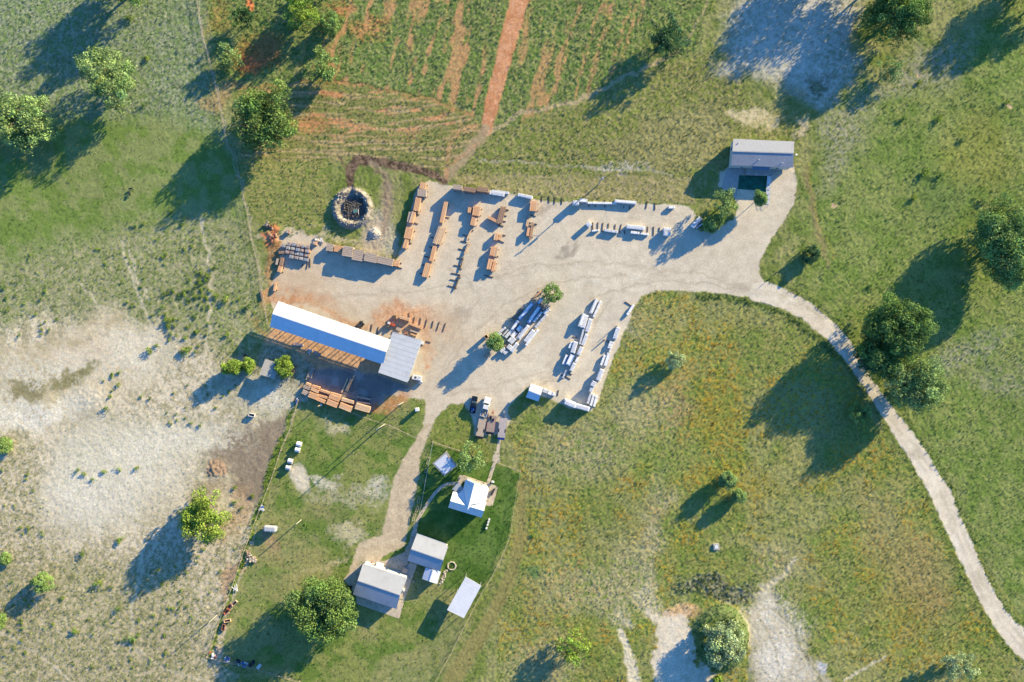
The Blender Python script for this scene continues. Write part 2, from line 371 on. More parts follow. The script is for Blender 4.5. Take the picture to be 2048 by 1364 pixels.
# lower-left of that field: green with dull ribs
zone([(480,320),(660,320),(650,390),(668,450),(700,475),(760,495),(640,478),(540,470),(505,440)], (112,130,56), (150,148,86), 12, n_clump, .08, .8, warp=1)
put(sstep(6,-6,sd_poly(WX,WY,[(480,310),(660,320),(650,450),(560,468),(505,440)]))*sstep(.6,.85,st)*.4, lin((164,152,98))+0*RGB, None, None)
# scrub between fields and yard
zone([(985,268),(1100,225),(1240,165),(1380,110),(1470,90),(1500,200),(1620,250),(1600,290),(1470,270),(1440,330),(1385,400),(1340,402),(1230,402),(1060,392),(905,366),(940,320)], (116,130,56), (152,147,94), 14, n_clump, .10, .8, warp=1)
zone([(1290,230),(1440,215),(1460,280),(1420,330),(1350,345),(1250,330),(1200,290),(1270,270)], (172,160,116), (140,138,80), 30, n_clump, .12, .8, op=.6)
zone([(905,345),(1100,348),(1380,352),(1385,405),(1240,402),(1060,390),(905,366)], (152,146,90), (176,162,124), 8, n_clump, .08, .6, warp=1, op=.8)
line(((960,322),(1050,326),(1140,330),(1220,338),(1290,338),(1340,348)),(3,3,4,7,6,3),(196,188,166),.65,6,brk=.4); spot(1255,338,40,6,(208,202,188),.6,.5,brk=.45)
line(((970,318),(1060,323),(1130,328)),3,(84,78,50),.6,3); line(((920,350),(1060,356),(1240,350),(1380,350)),5,(112,120,62),.5,4)
line(((985,262),(1040,228),(1100,212),(1160,200),(1230,165),(1300,130),(1360,100)),(10,7,7,8,7,7,5),(186,166,132),.75,4,brk=.3)
line(((1372,80),(1410,20),(1430,-40)),5,(180,160,125),.5,4)
# pale clearing top right, and bare ground behind the gabled house
zone([(1480,20),(1530,-60),(1700,-90),(1720,20),(1700,90),(1712,150),(1650,215),(1560,160),(1450,130)], (206,198,180), (170,166,140), 50, n_clump, .05, .15)
spot(1590,60,70,110,(226,220,208),.7,.5,brk=.5,rot=10); spot(1600,80,90,110,(128,134,86),.7,.6,brk=.62)
spot(1640,165,24,18,(120,124,76),.8,.5,den=1); spot(1575,50,14,60,(178,170,140),.5,.5,brk=.4)
zone([(1462,222),(1510,228),(1560,250),(1556,268),(1510,266),(1470,244)], (204,190,152), (176,166,118), 14, n_clump, .04, .2)
spot(1600,262,12,26,(198,184,150),.8,.4,rot=20); spot(1700,60,10,30,(196,186,168),.7,.5)
# right-hand meadows
zone([(1640,250),(1760,150),(2200,-90),(2200,1400),(2060,1250),(1920,1020),(1850,900),(1760,760),(1690,650),(1600,560),(1600,420),(1630,330)], (107,131,56), (136,147,78), 70, n_mid*.45+n_clump*.35+n_fine*.2, .09, .7)
zone([(1640,230),(1730,190),(1820,90),(1960,60),(1900,160),(1760,210),(1690,330),(1650,380)], (168,162,132), (130,138,80), 60, n_clump, .08, .6, op=.7)
spot(1940,700,90,26,(164,160,140),.45,.6,rot=-20,brk=.45); spot(2000,760,60,30,(164,158,134),.4,.6,brk=.45)
spot(1885,385,60,60,(92,120,60),.5,.6); spot(1970,300,80,60,(142,142,62),.5,.6)
line(((1612,340),(1625,410),(1640,470),(1660,540)),(12,14,14,6),(150,132,96),.7,8,brk=.35); line(((1618,330),(1635,430),(1670,520)),3,(150,146,70),.7,3)
for x,y in ((1668,409),(1836,152),(2018,208),(1696,1112)): spot(x,y,5,4,(206,176,142),.9,.4,warp=1,den=0)
# south meadow with flowers
SM = [(1290,588),(1420,588),(1560,618),(1660,690),(1760,860),(1850,980),(1930,1130),(2040,1330),(2040,1500),(980,1500),(1010,1100),(1040,1000),(1035,900),(1010,850),(1180,830),(1230,720),(1260,620)]
zone(SM, (115,134,59), (147,148,80), 8, n_clump*.6+n_mid*.4, .11, .8, warp=1)
sm = sstep(8,-8,sd_poly(WX,WY,SM))
put(sm*sstep(.50,.64,n_big)*.45, duo((164,154,108),(150,150,84),n_clump), None, None)
fl = sm*sstep(.45,.60,fbm(PX,PY,60,701,3)+.13*np.exp(-((PX-1440)/150)**2-((PY-830)/160)**2)-.03)
put(fl*sstep(.50,.68,n_fine*.6+n_clump*.4)*.9, duo((178,158,60),(174,136,54),n_mid), None, None)
for a in ((1250,655,40,60),(1310,640,50,50)): spot(*a,(172,160,118),.35,.6,brk=.45)
spot(1430,830,60,60,(166,144,56),.35,.6,brk=.42); spot(1470,960,80,30,(162,142,56),.4,.6,brk=.4); spot(1350,800,26,60,(168,140,96),.5,.6,brk=.42)
spot(1790,1200,60,90,(158,142,62),.4,.5,brk=.45,rot=-30); spot(1840,1150,60,80,(168,146,104),.55,.6,rot=-20); spot(1760,1050,50,60,(160,146,104),.5,.6)
for x,y,rx,ry,r in ((1150,905,90,50,0),(1300,820,60,60,30),(1160,1180,90,60,0),(1080,1330,60,60,0),(1240,1160,40,90,20),(1320,1050,20,90,0),(1340,1000,14,26,0),(1560,1130,50,40,0)):
    spot(x,y,rx,ry,(182,170,134),.55,.6,rot=r,brk=.42)
line(((1040,970),(1045,1060),(1020,1160),(985,1230),(940,1300),(900,1364)),(24,24,26,26,30,40),(150,140,88),.75,8,amp=.05,den=.3)
line(((1062,950),(1063,1040),(1045,1110),(1020,1170),(985,1245),(950,1310)),3,(116,112,66),.7,3); line(((1046,950),(1046,1050),(1028,1120),(1003,1175)),2.5,(120,114,70),.6,2)
for r in (12,17,23,30): 
    d = np.abs(np.hypot(WX-1070,WY-923)-r); put(sstep(2,0,d)*.4*sstep(0,14,PX-1046), lin((104,112,60))+0*RGB, None, None)
spot(1070,1145,14,14,(98,130,72),.8,.4,warp=1); spot(1432,1093,9,9,(168,165,130),.8,.4,warp=1,den=0)
# bare chalk at the bottom
zone([(1290,1215),(1340,1210),(1385,1225),(1395,1290),(1420,1364),(1420,1500),(1300,1500),(1310,1330),(1300,1270)], (224,210,186), (206,194,166), 12, n_clump, .04, .08, warp=2)
spot(1365,1222,34,12,(214,172,128),.8,.5,warp=1); spot(1300,1190,26,40,(206,194,164),.7,.5,brk=.35)
line(((1240,1260),(1255,1300),(1270,1364),(1285,1420)),(10,14,24,30),(222,210,182),.9,6,den=0.0,brk=.2)
spot(1240,1240,14,22,(200,190,160),.7,.5,brk=.4); spot(1300,1100,26,60,(186,176,146),.5,.5,brk=.45)
zone([(1490,1185),(1540,1178),(1580,1230),(1605,1290),(1650,1364),(1650,1500),(1490,1500),(1500,1300),(1490,1250)], (198,186,160), (166,160,128), 34, n_clump, .06, .3)
line(((1530,1180),(1560,1155),(1590,1120)),(16,10,10),(200,188,160),.8,8,brk=.3); spot(1545,1320,40,40,(220,212,196),.8,.5)
spot(1650,1345,12,9,(206,206,198),.7,.5); line(((1690,1364),(1740,1330),(1770,1315)),5,(206,196,170),.8,4)
spot(1425,1172,72,26,(136,134,108),.85,.35,warp=2,B=(78,92,56),amp=.3,den=1.2)
for x,y,rx,ry,rt in ((1560,1260,50,60,20),(1520,1215,30,20,0),(1590,1340,50,30,30),(1350,1280,30,60,0)): spot(x,y,rx,ry,(228,220,204),.7,.6,rot=rt,brk=.5)
line(((1545,1215),(1590,1260),(1620,1330),(1650,1364)),6,(120,120,84),.6,5,brk=.4); line(((1520,1230),(1545,1290),(1570,1364)),4,(132,128,98),.6,4,brk=.4); line(((1350,1140),(1420,1128),(1470,1128),(1500,1140)),3,(92,112,46),.7,3); line(((1345,1150),(1430,1140)),4,(150,156,60),.6,3)
# lawns round the house
LA = [(600,800),(650,812),(740,828),(800,795),(858,795),(850,840),(838,880),(862,885),(900,880),(1000,932),(1040,942),(1030,1010),(1016,1085),(960,1200),(900,1330),(860,1400),(560,1400),(440,1330),(455,1240),(500,1110),(550,930),(590,830)]
zone(LA, (104,128,54), (134,142,74), 5, n_mid, .05, .6, warp=1)
la = sstep(4,-4,sd_poly(WX,WY,LA)); put(la*sstep(.5,.66,n_big)*.5, duo((160,152,104),(140,142,84),n_clump), None, None)
zone([(858,800),(870,800),(925,805),(945,832),(960,870),(1000,935),(862,885),(845,850)], (112,130,54), (138,142,74), 5, n_clump, .06, .6, warp=1)
zone([(862,887),(1000,934),(1040,943),(1028,1010),(1014,1085),(960,1180),(890,1180),(880,1110),(830,1100),(835,1010),(850,950)], (78,110,42), (100,126,56), 4, n_mid, .05, .6, warp=1)
zone([(590,800),(598,798),(560,905),(530,1000),(495,1105),(450,1230),(420,1320),(412,1318),(445,1220),(490,1090),(540,920)], (128,144,54), (104,128,50), 6, n_clump, .16, 1.2, warp=1)
spot(600,955,16,32,(216,204,180),.95,.3,rot=-25,warp=1,den=.1); spot(655,962,26,10,(216,206,180),.8,.5,rot=25,brk=.38); spot(760,985,30,22,(214,204,180),.8,.5,brk=.4)
spot(665,850,26,14,(206,194,160),.7,.5,brk=.38); spot(690,990,60,16,(196,184,150),.6,.6,brk=.42); spot(735,1010,40,16,(196,186,150),.6,.5,brk=.42)
spot(640,1130,50,10,(206,186,152),.7,.5,rot=-25,brk=.35); spot(700,1075,30,14,(206,194,160),.7,.5); spot(620,1150,50,40,(160,156,96),.5,.6); spot(560,1110,60,14,(168,156,106),.5,.6,brk=.4)
spot(535,1080,18,26,(176,146,116),.6,.5); spot(650,1025,40,24,(150,142,96),.5,.6,brk=.4)
line(((392,-20),(408,75),(415,100),(440,200),(455,290),(484,370),(497,430),(505,480),(520,540),(524,580),(536,640)),2.6,(196,188,160),.6,2,brk=.25)
line(((997,928),(1041,944),(1030,1008),(1020,1075),(985,1153),(930,1252),(870,1366)),2.6,(150,158,78),.7,2)
# ------------ gravel yard, road, driveway, dirt tracks
YARD = [(540,600),(546,560),(560,528),(556,498),(566,476),(600,466),(640,476),(660,488),(720,508),(792,524),(801,500),(812,455),(824,410),(836,372),(860,362),(905,372),(960,380),(1020,386),
        (1060,397),(1100,405),(1160,404),(1240,406),(1340,409),(1378,412),(1390,428),(1386,450),(1402,462),(1440,452),(1466,440),(1478,410),(1462,380),(1436,372),(1440,345),(1464,330),
        (1588,330),(1594,370),(1588,408),(1568,440),(1542,480),(1522,515),(1517,545),(1530,570),(1500,595),(1440,586),(1380,582),(1312,581),(1285,592),(1268,612),(1256,645),(1238,690),(1217,740),(1197,800),(1184,822),
        (1140,816),(1108,802),(1088,793),(1052,776),(1032,796),(1014,818),(1022,846),(1002,868),(950,870),(946,836),(926,806),(900,808),(880,826),(866,850),(846,858),(852,800),(800,793),(770,788),(735,820),(600,772),(625,730),(560,660)]
ROAD = [(1505,568),(1530,565),(1544,567),(1571,578),(1599,594),(1631,613),(1658,637),(1682,659),(1698,677),(1722,716),(1745,760),(1769,792),(1793,823),(1821,860),(1851,901),(1880,949),(1899,978),(1917,1026),(1936,1067),(1954,1111),(1973,1152),(1991,1189),(2010,1218),(2032,1244),(2048,1256),(2200,1395),(2130,1395),
        (2048,1318),(2032,1309),(2006,1279),(1984,1245),(1961,1204),(1936,1152),(1913,1104),(1895,1067),(1869,1008),(1841,956),(1814,908),(1793,879),(1777,851),(1761,827),(1745,800),(1722,764),(1702,734),(1678,704),(1654,677),(1631,659),(1603,637),(1571,619),(1532,607),(1500,600)]
DRIVE = [(846,850),(868,846),(860,868),(842,908),(838,950),(826,1010),(816,1060),(808,1092),(768,1112),(760,1125),(722,1120),(700,1160),(688,1165),(706,1120),(716,1085),(764,1070),(770,1040),(779,1000),(787,960),(800,928),(828,888)]
WX2 = PX+(fbm(PX, PY, 9, 801, 3)-.5)*7; WY2 = PY+(fbm(PX, PY, 9, 811, 3)-.5)*7
sdY = sd_poly(WX2, WY2, YARD); sdR = sd_poly(WX2, WY2, ROAD); sdD = sd_poly(WX2, WY2, DRIVE)
mY = sstep(1.5,-1.5,sdY); mR = sstep(1.2,-1.2,sdR); mD = sstep(2,-2,sdD)
# rough green verge along yard and road
vg = sstep(10,2,np.abs(sdR-6))*sstep(1600,1400,-PX+3000)
put(vg*.5*(sdR>0), duo((88,112,48),(120,132,60),n_clump), .18, 1.5)
put(sstep(7,3,np.abs(sd_line(WX,WY,[(1400,592),(1480,596),(1560,622),(1620,660),(1670,710)],2)))*.8, duo((78,100,48),(104,120,60),n_clump), .2, 1.5)
line(((1548,582),(1600,596),(1650,640),(1700,690)),(8,9,9,6),(160,142,92),.7,4); line(((1830,880),(1880,960),(1930,1050),(1975,1150),(2048,1240)),5,(140,142,66),.6,4,den=.4)
gravel = duo((214,202,180),(209,196,173),n_mid)*(0.93+0.14*n_fine)[...,None]*(.95+.1*fbm(PX*.35+PY*.1, PY, 12, 881, 3))[...,None]
wb = sstep(1150,700,PX)[...,None]*.55; gravel = gravel*(1-wb)+lin((208,188,160))*wb*(.9+.2*n_mid[...,None])
put(mY, gravel, .012, 0); put(mR, gravel*1.16, .012, 0); put(mD, duo((208,190,160),(190,172,144),n_clump), .02, 0)
for x,y,rx,ry,c,o,r in ((1140,500,20,10,(150,140,124),.7,-20),(925,632,30,14,(160,148,132),.6,-25),(880,660,60,40,(196,176,146),.5,0),(600,560,60,30,(198,172,140),.6,0),(1090,412,20,10,(160,150,136),.6,0),
    (760,470,24,40,(200,190,170),.6,0),(1275,552,10,10,(220,212,194),.7,0),(1190,552,5,3,(222,216,198),.7,0),(935,545,30,10,(212,204,184),.6,0),(1180,640,60,40,(212,202,182),.5,0),(620,600,70,18,(186,150,116),.6,12),(850,560,80,30,(208,198,176),.6,0)):
    spot(x,y,rx,ry,c,o,.6,rot=r)
yd = mY*.55
for q in (((560,610),(700,590),(850,580),(960,560),(1080,530),(1200,525),(1380,545),(1500,580)),((870,780),(930,680),(1010,610),(1100,565),(1250,548)),((880,700),(930,640),(960,600),(940,560),(900,540)),
          ((890,790),(1000,770),(1090,745),(1160,700),(1220,600)),((640,560),(720,555),(800,540)),((1030,790),(1080,765),(1150,750)),((1180,600),(1260,570),(1340,560),(1500,580))):
    for o in (-6,0,6):
        d = sd_line(WX+o, WY+o*1.3, q, 1.5); put(sstep(3.2,0,d)*yd*(.55+.35*(o==0))*sstep(.3,.6,n_big+.12*(o==0)), duo((218,210,190),(178,166,146),n_mid) if o else lin((182,168,146))+0*RGB, None, None)
RC=[(1500,582),(1560,590),(1610,610),(1660,650),(1700,700),(1735,765),(1790,850),(1850,928),(1895,1012),(1930,1090),(1970,1180),(2010,1245),(2060,1300)]
for o in (-9,-5,6,10):
    d=sd_line(WX2+o,WY2-o*.6,RC,2); put(sstep(3.5,0,d)*mR*.55*sstep(.25,.55,n_big), duo((220,214,198),(176,166,148),n_mid) if o in (-9,10) else lin((184,172,152))+0*RGB,None,None)
d=sd_line(WX2,WY2,RC,3); put(sstep(3,0,d)*mR*.35*sstep(.42,.6,n_mid), lin((160,158,122))+0*RGB,None,None)
# sawdust round the shed
for x,y,rx,ry,o,r in ((800,640,50,24,.9,10),(850,650,50,30,.35,0),(700,640,60,10,.7,18),(600,600,60,7,.7,18),(845,735,10,14,.9,0),(840,690,12,30,.6,0),(640,700,120,14,1,18),(700,725,60,18,.9,10),(780,800,36,18,.9,-30),(545,575,6,40,.7,5),(600,595,60,8,.5,10)):
    spot(x,y,rx,ry,(212,166,124),o*.85,.5,rot=r,B=(190,132,90),amp=.04,den=0,brk=.2)
zone([(545,640),(600,655),(680,690),(800,730),(840,765),(780,790),(735,822),(600,775),(590,765),(560,720),(530,690)], (214,170,128), (196,156,118), 8, n_clump, .05, .05, warp=1)
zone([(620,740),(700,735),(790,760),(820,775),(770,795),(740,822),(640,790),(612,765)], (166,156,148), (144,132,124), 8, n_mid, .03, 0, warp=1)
zone([(530,690),(590,700),(630,735),(612,765),(590,770),(500,740)], (176,170,146), (140,140,96), 8, n_clump, .06, .5, warp=1)
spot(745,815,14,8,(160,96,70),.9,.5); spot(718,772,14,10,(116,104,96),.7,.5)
spot(590,470,60,9,(206,190,164),.8,.4,rot=5); spot(545,490,14,22,(196,132,92),.7,.5,warp=1); spot(700,492,50,8,(196,184,150),.7,.5,rot=15,brk=.3)
put(sstep(3,-3,sd_poly(WX,WY,[(535,500),(560,500),(560,535),(545,565),(530,560)]))*.8, duo((138,134,96),(180,130,96),n_clump), .1, .6)
spot(750,470,26,46,(184,168,146),.9,.4,rot=8,warp=1,den=0); spot(775,400,14,40,(168,150,124),.8,.4,warp=1,den=0)
OR = [(1040,-60),(1040,0),(1017,80),(1002,140),(986,200),(972,262)]
mO = sstep(2,-2,sd_line(WX2,WY2,OR,[44,38,34,30,28,22])); put(mO, duo((212,156,112),(202,142,96),n_mid), .03, 0)
for o in (-9,-4,5,10):
    d = sd_line(WX+o, WY, OR, 1.5); put(sstep(3,0,d)*mO*.55, duo((220,172,140),(180,118,82),n_clump), None, None)
DT = [(972,258),(955,285),(925,320),(886,360)]; mB = sstep(4,-4,sd_line(WX,WY,DT,[20,20,18,16]))*.9; put(mB, duo((176,156,124),(158,140,108),n_clump), .03, 0)
for q in (((930,230),(905,290),(890,355)),((960,285),(900,330),(888,356)),((905,260),(895,310),(886,356))): line(q,4,(196,150,110),.6,4,brk=.35)
MT = [(890,364),(868,350),(830,338),(790,330),(745,322),(716,320),(704,332),(699,352),(701,376),(704,398)]
mM = sstep(2,-2,sd_line(WX2,WY2,MT,[10,15,16,17,18,20,19,17,15,12])); put(mM, duo((116,96,80),(90,74,62),n_clump), .07, 0)
for o in (-7,-2.5,2.5,7):
    d = sd_line(WX+o*.7, WY+o, MT, 1.2); put(sstep(2.2,0,d)*mM*.6, duo((158,134,110),(60,48,40),n_clump), None, None)
line(((742,326),(766,346),(776,380),(772,420),(764,460)),13,(156,138,116),.75,6,brk=.3); line(((748,332),(768,356),(770,392)),4,(112,94,78),.6,3)
line(((677,316),(690,330),(697,352)),6,(116,96,78),.8,3); line(((890,366),(880,345),(860,318)),3,(120,100,80),.5,3)
spot(704,437,14,10,(120,110,100),.9,.3,warp=1,B=(70,64,60),amp=.1,den=0)
RGB *= (1+(n_pix-.5)*(.26-.16*np.clip(mY+mR+mD,0,1)))[..., None]
veg = (sstep(.15,.45,DEN)*sstep(-.02,.04,RGB[..., 1]-RGB[..., 0]*.93))[..., None]; RGB = RGB*(1+veg*(np.array([1.06,1.03,1.22])-1))
RGB = np.clip(RGB, 0.003, 0.95)*K
ofr = np.maximum(sstep(170,180,np.abs(XX)),sstep(114,124,np.abs(YY)))[...,None]; RGB = RGB*(1-ofr)+lin((120,134,66))*K*ofr
# ---------------------------------------------------------------- heights
flat = np.clip(mY+mR+mD, 0, 1)
def z_at(pxx, pyy): return 0.0
Z = AMP*((fbm(PX, PY, 5.2, 901, 2, 1.0)-.5)*2.0+(n_fine-.5)*1.9)
Z = Z+(1-flat)*0*PX
rp = np.hypot(PX-705, (PY-416)*.98)*SC+(n_clump-.5)*.5; ang = np.arctan2(PX-705, 416-PY)
gap = np.exp(-(((PX-702)/7.0)**2))*(PY < 416)
berm = 1.45*np.exp(-((rp-5.3)/.85)**2)*(1-gap*.95)+(.9*(n_clump-.5)+.5*(n_fine-.5)+.25*(n_pix-.5))*np.exp(-((rp-5)/2.0)**2)
Z = Z+berm*(rp < 11)-.3*sstep(4.5,3,rp)
m_berm = sstep(7.1,6.2,rp)*sstep(1.6,3.3,rp); 
RGB = RGB*(1-m_berm[...,None])+(duo((172,164,152),(122,115,106),n_fine)*K)*m_berm[...,None]
ge = sstep(9.6,8.6,rp)*sstep(6.6,7.4,rp)*.0; 
# planted mound at the bottom of the picture
mu = np.hypot((BXW*.15+PX*.85-1443)/56, (BYW*.15+PY*.85-1274)/70); md_ = 1.6*sstep(1.10,.62,mu)-.4*sstep(.6,.3,mu)+.5*(n_clump-.5)*sstep(1.1,.9,mu)
Z = Z+md_*(mu < 1.4)
mm_ = sstep(1.0,.94,mu); RGB = RGB*(1-mm_[...,None])+(duo((98,118,64),(128,138,88),n_clump)*K)*mm_[...,None]; DEN = DEN*(1-mm_)+1.6*mm_
# gentle dirt banks
def bump_(x, y, r, h):
    global Z; Z = Z+h*np.exp(-(((PX-x)**2+(PY-y)**2)/(r*r)))
for a in ((556,459,8,.45),(538,466,6,.4),(549,482,7,.5),(750,466,9,.9),(433,937,16,.5),(185,800,34,.35),(90,815,30,.25)): bump_(*a)
for x,y,r in ((554,459,9),(536,466,8),(546,482,9)): 
    m = sstep(1.2,.7,np.hypot(BXW*.5+PX*.5-x,BYW*.5+PY*.5-y)/r)[...,None]*.85; RGB = RGB*(1-m)+lin((222,140,92))*K*m
m = sstep(1.2,.9,np.hypot(PX-750,PY-466)/11)[...,None]; RGB = RGB*(1-m)+lin((206,198,184))*K*m*(.8+.4*n_fine[...,None])
far = sstep(200,400,np.hypot(XX,YY)); Z = Z*(1-far)
# ---------------------------------------------------------------- split into the setting's surfaces
cls = np.zeros(PX.shape, np.int8)
cls[mO > .5] = 3; cls[(mB > .45)] = 3; cls[mM > .5] = 4; cls[mD > .5] = 5; cls[mR > .5] = 2; cls[mY > .5] = 1
fc = cls[:-1, :-1].ravel()
idx = (np.arange(nx)[:, None]*ny+np.arange(ny)[None, :])
Fq = np.stack([idx[:-1, :-1], idx[1:, :-1], idx[1:, 1:], idx[:-1, 1:]], -1).reshape(-1, 4)
Vall = np.stack([XX, YY, Z], -1).reshape(-1, 3); Call = RGB.reshape(-1, 3)
for c, nm in enumerate(('ground', 'gravel_yard', 'gravel_road', 'red_dirt_track', 'muddy_track', 'driveway')):
    F = Fq[fc == c]
    if not len(F): continue
    u, inv = np.unique(F.ravel(), return_inverse=True)
    o = np_mesh(nm, Vall[u], inv.reshape(-1, 4), M_GROUND, Call[u], 'structure')
    o.data.polygons.foreach_set('use_smooth', np.ones(len(F), bool))
def zsample(x, y):
    i = np.clip(np.searchsorted(GX, x), 0, nx-1); j = np.clip(np.searchsorted(GY, y), 0, ny-1); return Z[i, j]
# ---------------------------------------------------------------- grass and weeds (nobody could count them)
NT = 330000
tx = RNG.uniform(-172, 172, NT); ty = RNG.uniform(-116, 116, NT)
ti = np.clip(np.searchsorted(GX, tx), 0, nx-1); tj = np.clip(np.searchsorted(GY, ty), 0, ny-1)
keep = (RNG.random(NT) < np.clip(DEN[ti, tj]/1.5, 0, 1)*sstep(.36,.6,n_clump[ti, tj])*1.3) & (cls[ti, tj] == 0)
tx, ty, ti, tj = tx[keep], ty[keep], ti[keep], tj[keep]; n = len(tx)
sz = (RNG.uniform(.10, .27, n)*(.6+.5*np.clip(DEN[ti, tj], 0, 1.4)))[:, None]
tc = RGB[ti, tj]*np.array([.80, .98, .72])*RNG.uniform(.7, 1.25, (n, 1))
Vs = []; Fs = []; Cs = []; tz = Z[ti, tj]
for k in range(3):
    a = RNG.uniform(0, 2*np.pi, n); d = np.stack([np.cos(a), np.sin(a), np.zeros(n)], 1)*sz
    b = np.stack([-np.sin(a), np.cos(a), np.zeros(n)], 1)*sz
    c = np.stack([tx, ty, tz-.03], 1); up = np.array([0, 0, 1.0])*sz*RNG.uniform(.6, 1.5, (n, 1))
    v = np.stack([c-b*.35, c+b*.35, c+d*.8+b*.35+up, c+d*.8-b*.35+up], 1)
    Fs.append(np.arange(4*n).reshape(n, 4)+4*n*k); Vs.append(v.reshape(-1, 3)); Cs.append(np.repeat(tc, 4, 0))
gr = np_mesh('grass', np.concatenate(Vs), np.concatenate(Fs), M_TUFT, np.concatenate(Cs), 'stuff')
gr['label'] = 'grass and weed tufts growing over the pastures, verges and lawns'
# ---------------------------------------------------------------- trees
def foliage(centers, radii, leaf, dens, rgb, rng, jit=.28, cvar=.22, inner=None):
    """leaf-sized quads scattered over clumps; returns V,F,C"""
    Vs=[]; Cs=[]
    for c, r in zip(centers, radii):
        n = max(10, int(dens*4*math.pi*r*r/(leaf*leaf)))
        u = rng.normal(size=(n,3)); u /= np.linalg.norm(u,axis=1)[:,None]
        rr = r*(1-jit*rng.random((n,1))**1.3)*(1+.12*rng.normal(size=(n,1)))
        p = c+u*rr*np.array([1,1,.85])
        nr = u+rng.normal(size=(n,3))*.75; nr /= np.linalg.norm(nr,axis=1)[:,None]
        t = np.cross(nr, rng.normal(size=(n,3))); t /= np.linalg.norm(t,axis=1)[:,None]+1e-9
        b = np.cross(nr,t); s = leaf*rng.uniform(.35,.75,(n,1))
        Vs.append(np.stack([p-t*s, p+b*s*.7, p+t*s, p-b*s*.7],1).reshape(-1,3))
        col = np.array(rgb)*rng.uniform(1-cvar,1+cvar)*rng.uniform(.75,1.25,(n,1))*np.array([rng.uniform(.9,1.12),1,rng.uniform(.85,1.1)])
        Cs.append(np.repeat(col,4,0))
    V=np.concatenate(Vs); C=np.concatenate(Cs); F=np.arange(len(V)).reshape(-1,4); return V,F,C
LEAFC = dict(oak=(102,128,70), dark=(62,94,58), lime=(124,148,66), pale=(122,146,92), grey=(146,162,122), mid=(118,144,84), blue=(66,98,68))
def tree(name, label, cxp, cyp, rxp, ryp, h, col, group=None, seed=1, rot=0, base=None, nl=None, thin=1.0, leaf=None, lobes=None, cat='tree', low=.08):
    rng = np.random.default_rng(seed); rx=rxp*SC*1.1; ry=ryp*SC*1.1; zc = h*(1+low)/2; rz = h*(1-low)/2
    R=(rx+ry)/2; leaf = leaf or (.27 if R<4.2 else .33+.014*R)
    c = P(cxp,cyp,zc); b = Vector((c.x,c.y,0)) if base is None else P(*base,0)
    nl = nl or int((75 if R<4.2 else 30)+R*R*.95)
    cs=[]; rs=[]; ca,sa = math.cos(rot),math.sin(rot)
    ns=3 if R<4 else 6
    subs=[(0,0,0,.74 if R>=4 else 1.0)]+[(.46*math.cos(a),.46*math.sin(a),rng.uniform(-.22,.12),rng.uniform(.44,.6)) for a in (2*math.pi*i/ns+rng.uniform(-.45,.45)+seed for i in range(ns if R>=4 else 0))]
    k=0
    while len(cs)<nl:
        k+=1; sx,sy,sz,ss=subs[k%len(subs)]
        u = rng.normal(size=3); u/=np.linalg.norm(u)
        if u[2]<-.8: continue
        az=math.atan2(u[1],u[0]); out=1+.10*math.sin(3*az+seed)+.08*math.sin(7*az+seed*2.3)
        q = rng.uniform(.62,.92) if k%4 else rng.uniform(.2,.6)
        s = rng.uniform(.10,.22)*R if R>3 else rng.uniform(.22,.38)*R
        ff=min(1.4,math.sqrt(max(.02,1-abs(u[2])**2.6))/math.sqrt(max(.02,1-u[2]**2)))
        x=(sx+u[0]*q*ff*out*ss)*rx; y=(sy+u[1]*q*ff*out*ss)*ry
        if ss<.7 and (x/rx)**2+(y/ry)**2>1.05: continue
        cs.append(np.array([x*ca-y*sa, x*sa+y*ca, (sz+u[2]*q*(ss+.22))*rz+zc])); rs.append(s)
    V,F,C = foliage([np.array([c.x,c.y,0])+q for q in cs], rs, leaf, (.85 if R>4 else 1.2)*thin, lin(LEAFC[col])*K*1.55, rng, cvar=.3)
    V[:,2]=np.maximum(V[:,2],.12); loc=(b.x,b.y,0)
    root=thing(name,loc,label,cat,group)
    o=np_mesh('crown',V-np.array([b.x,b.y,0]),F,M_LEAF,C); o.parent=root
    m=MB(); r0=max(.07,R*.045); top=Vector((c.x-b.x,c.y-b.y,zc))
    m.tube((0,0,-.2),top*.45,r0*1.25,r0*.85); m.tube(top*.45,top,r0*.85,r0*.4)
    for i in range(min(9,3+int(R))):
        q=Vector(cs[(i*7)%len(cs)])+Vector((c.x-b.x,c.y-b.y,0)); st=top*rng.uniform(.35,.8); mid=(st+q)/2+Vector((0,0,.15*R))
        m.tube(st,mid,r0*.45,r0*.3,6); m.tube(mid,q,r0*.3,r0*.1,6)
    child(m,'trunk',bark,root,smooth=True); return root
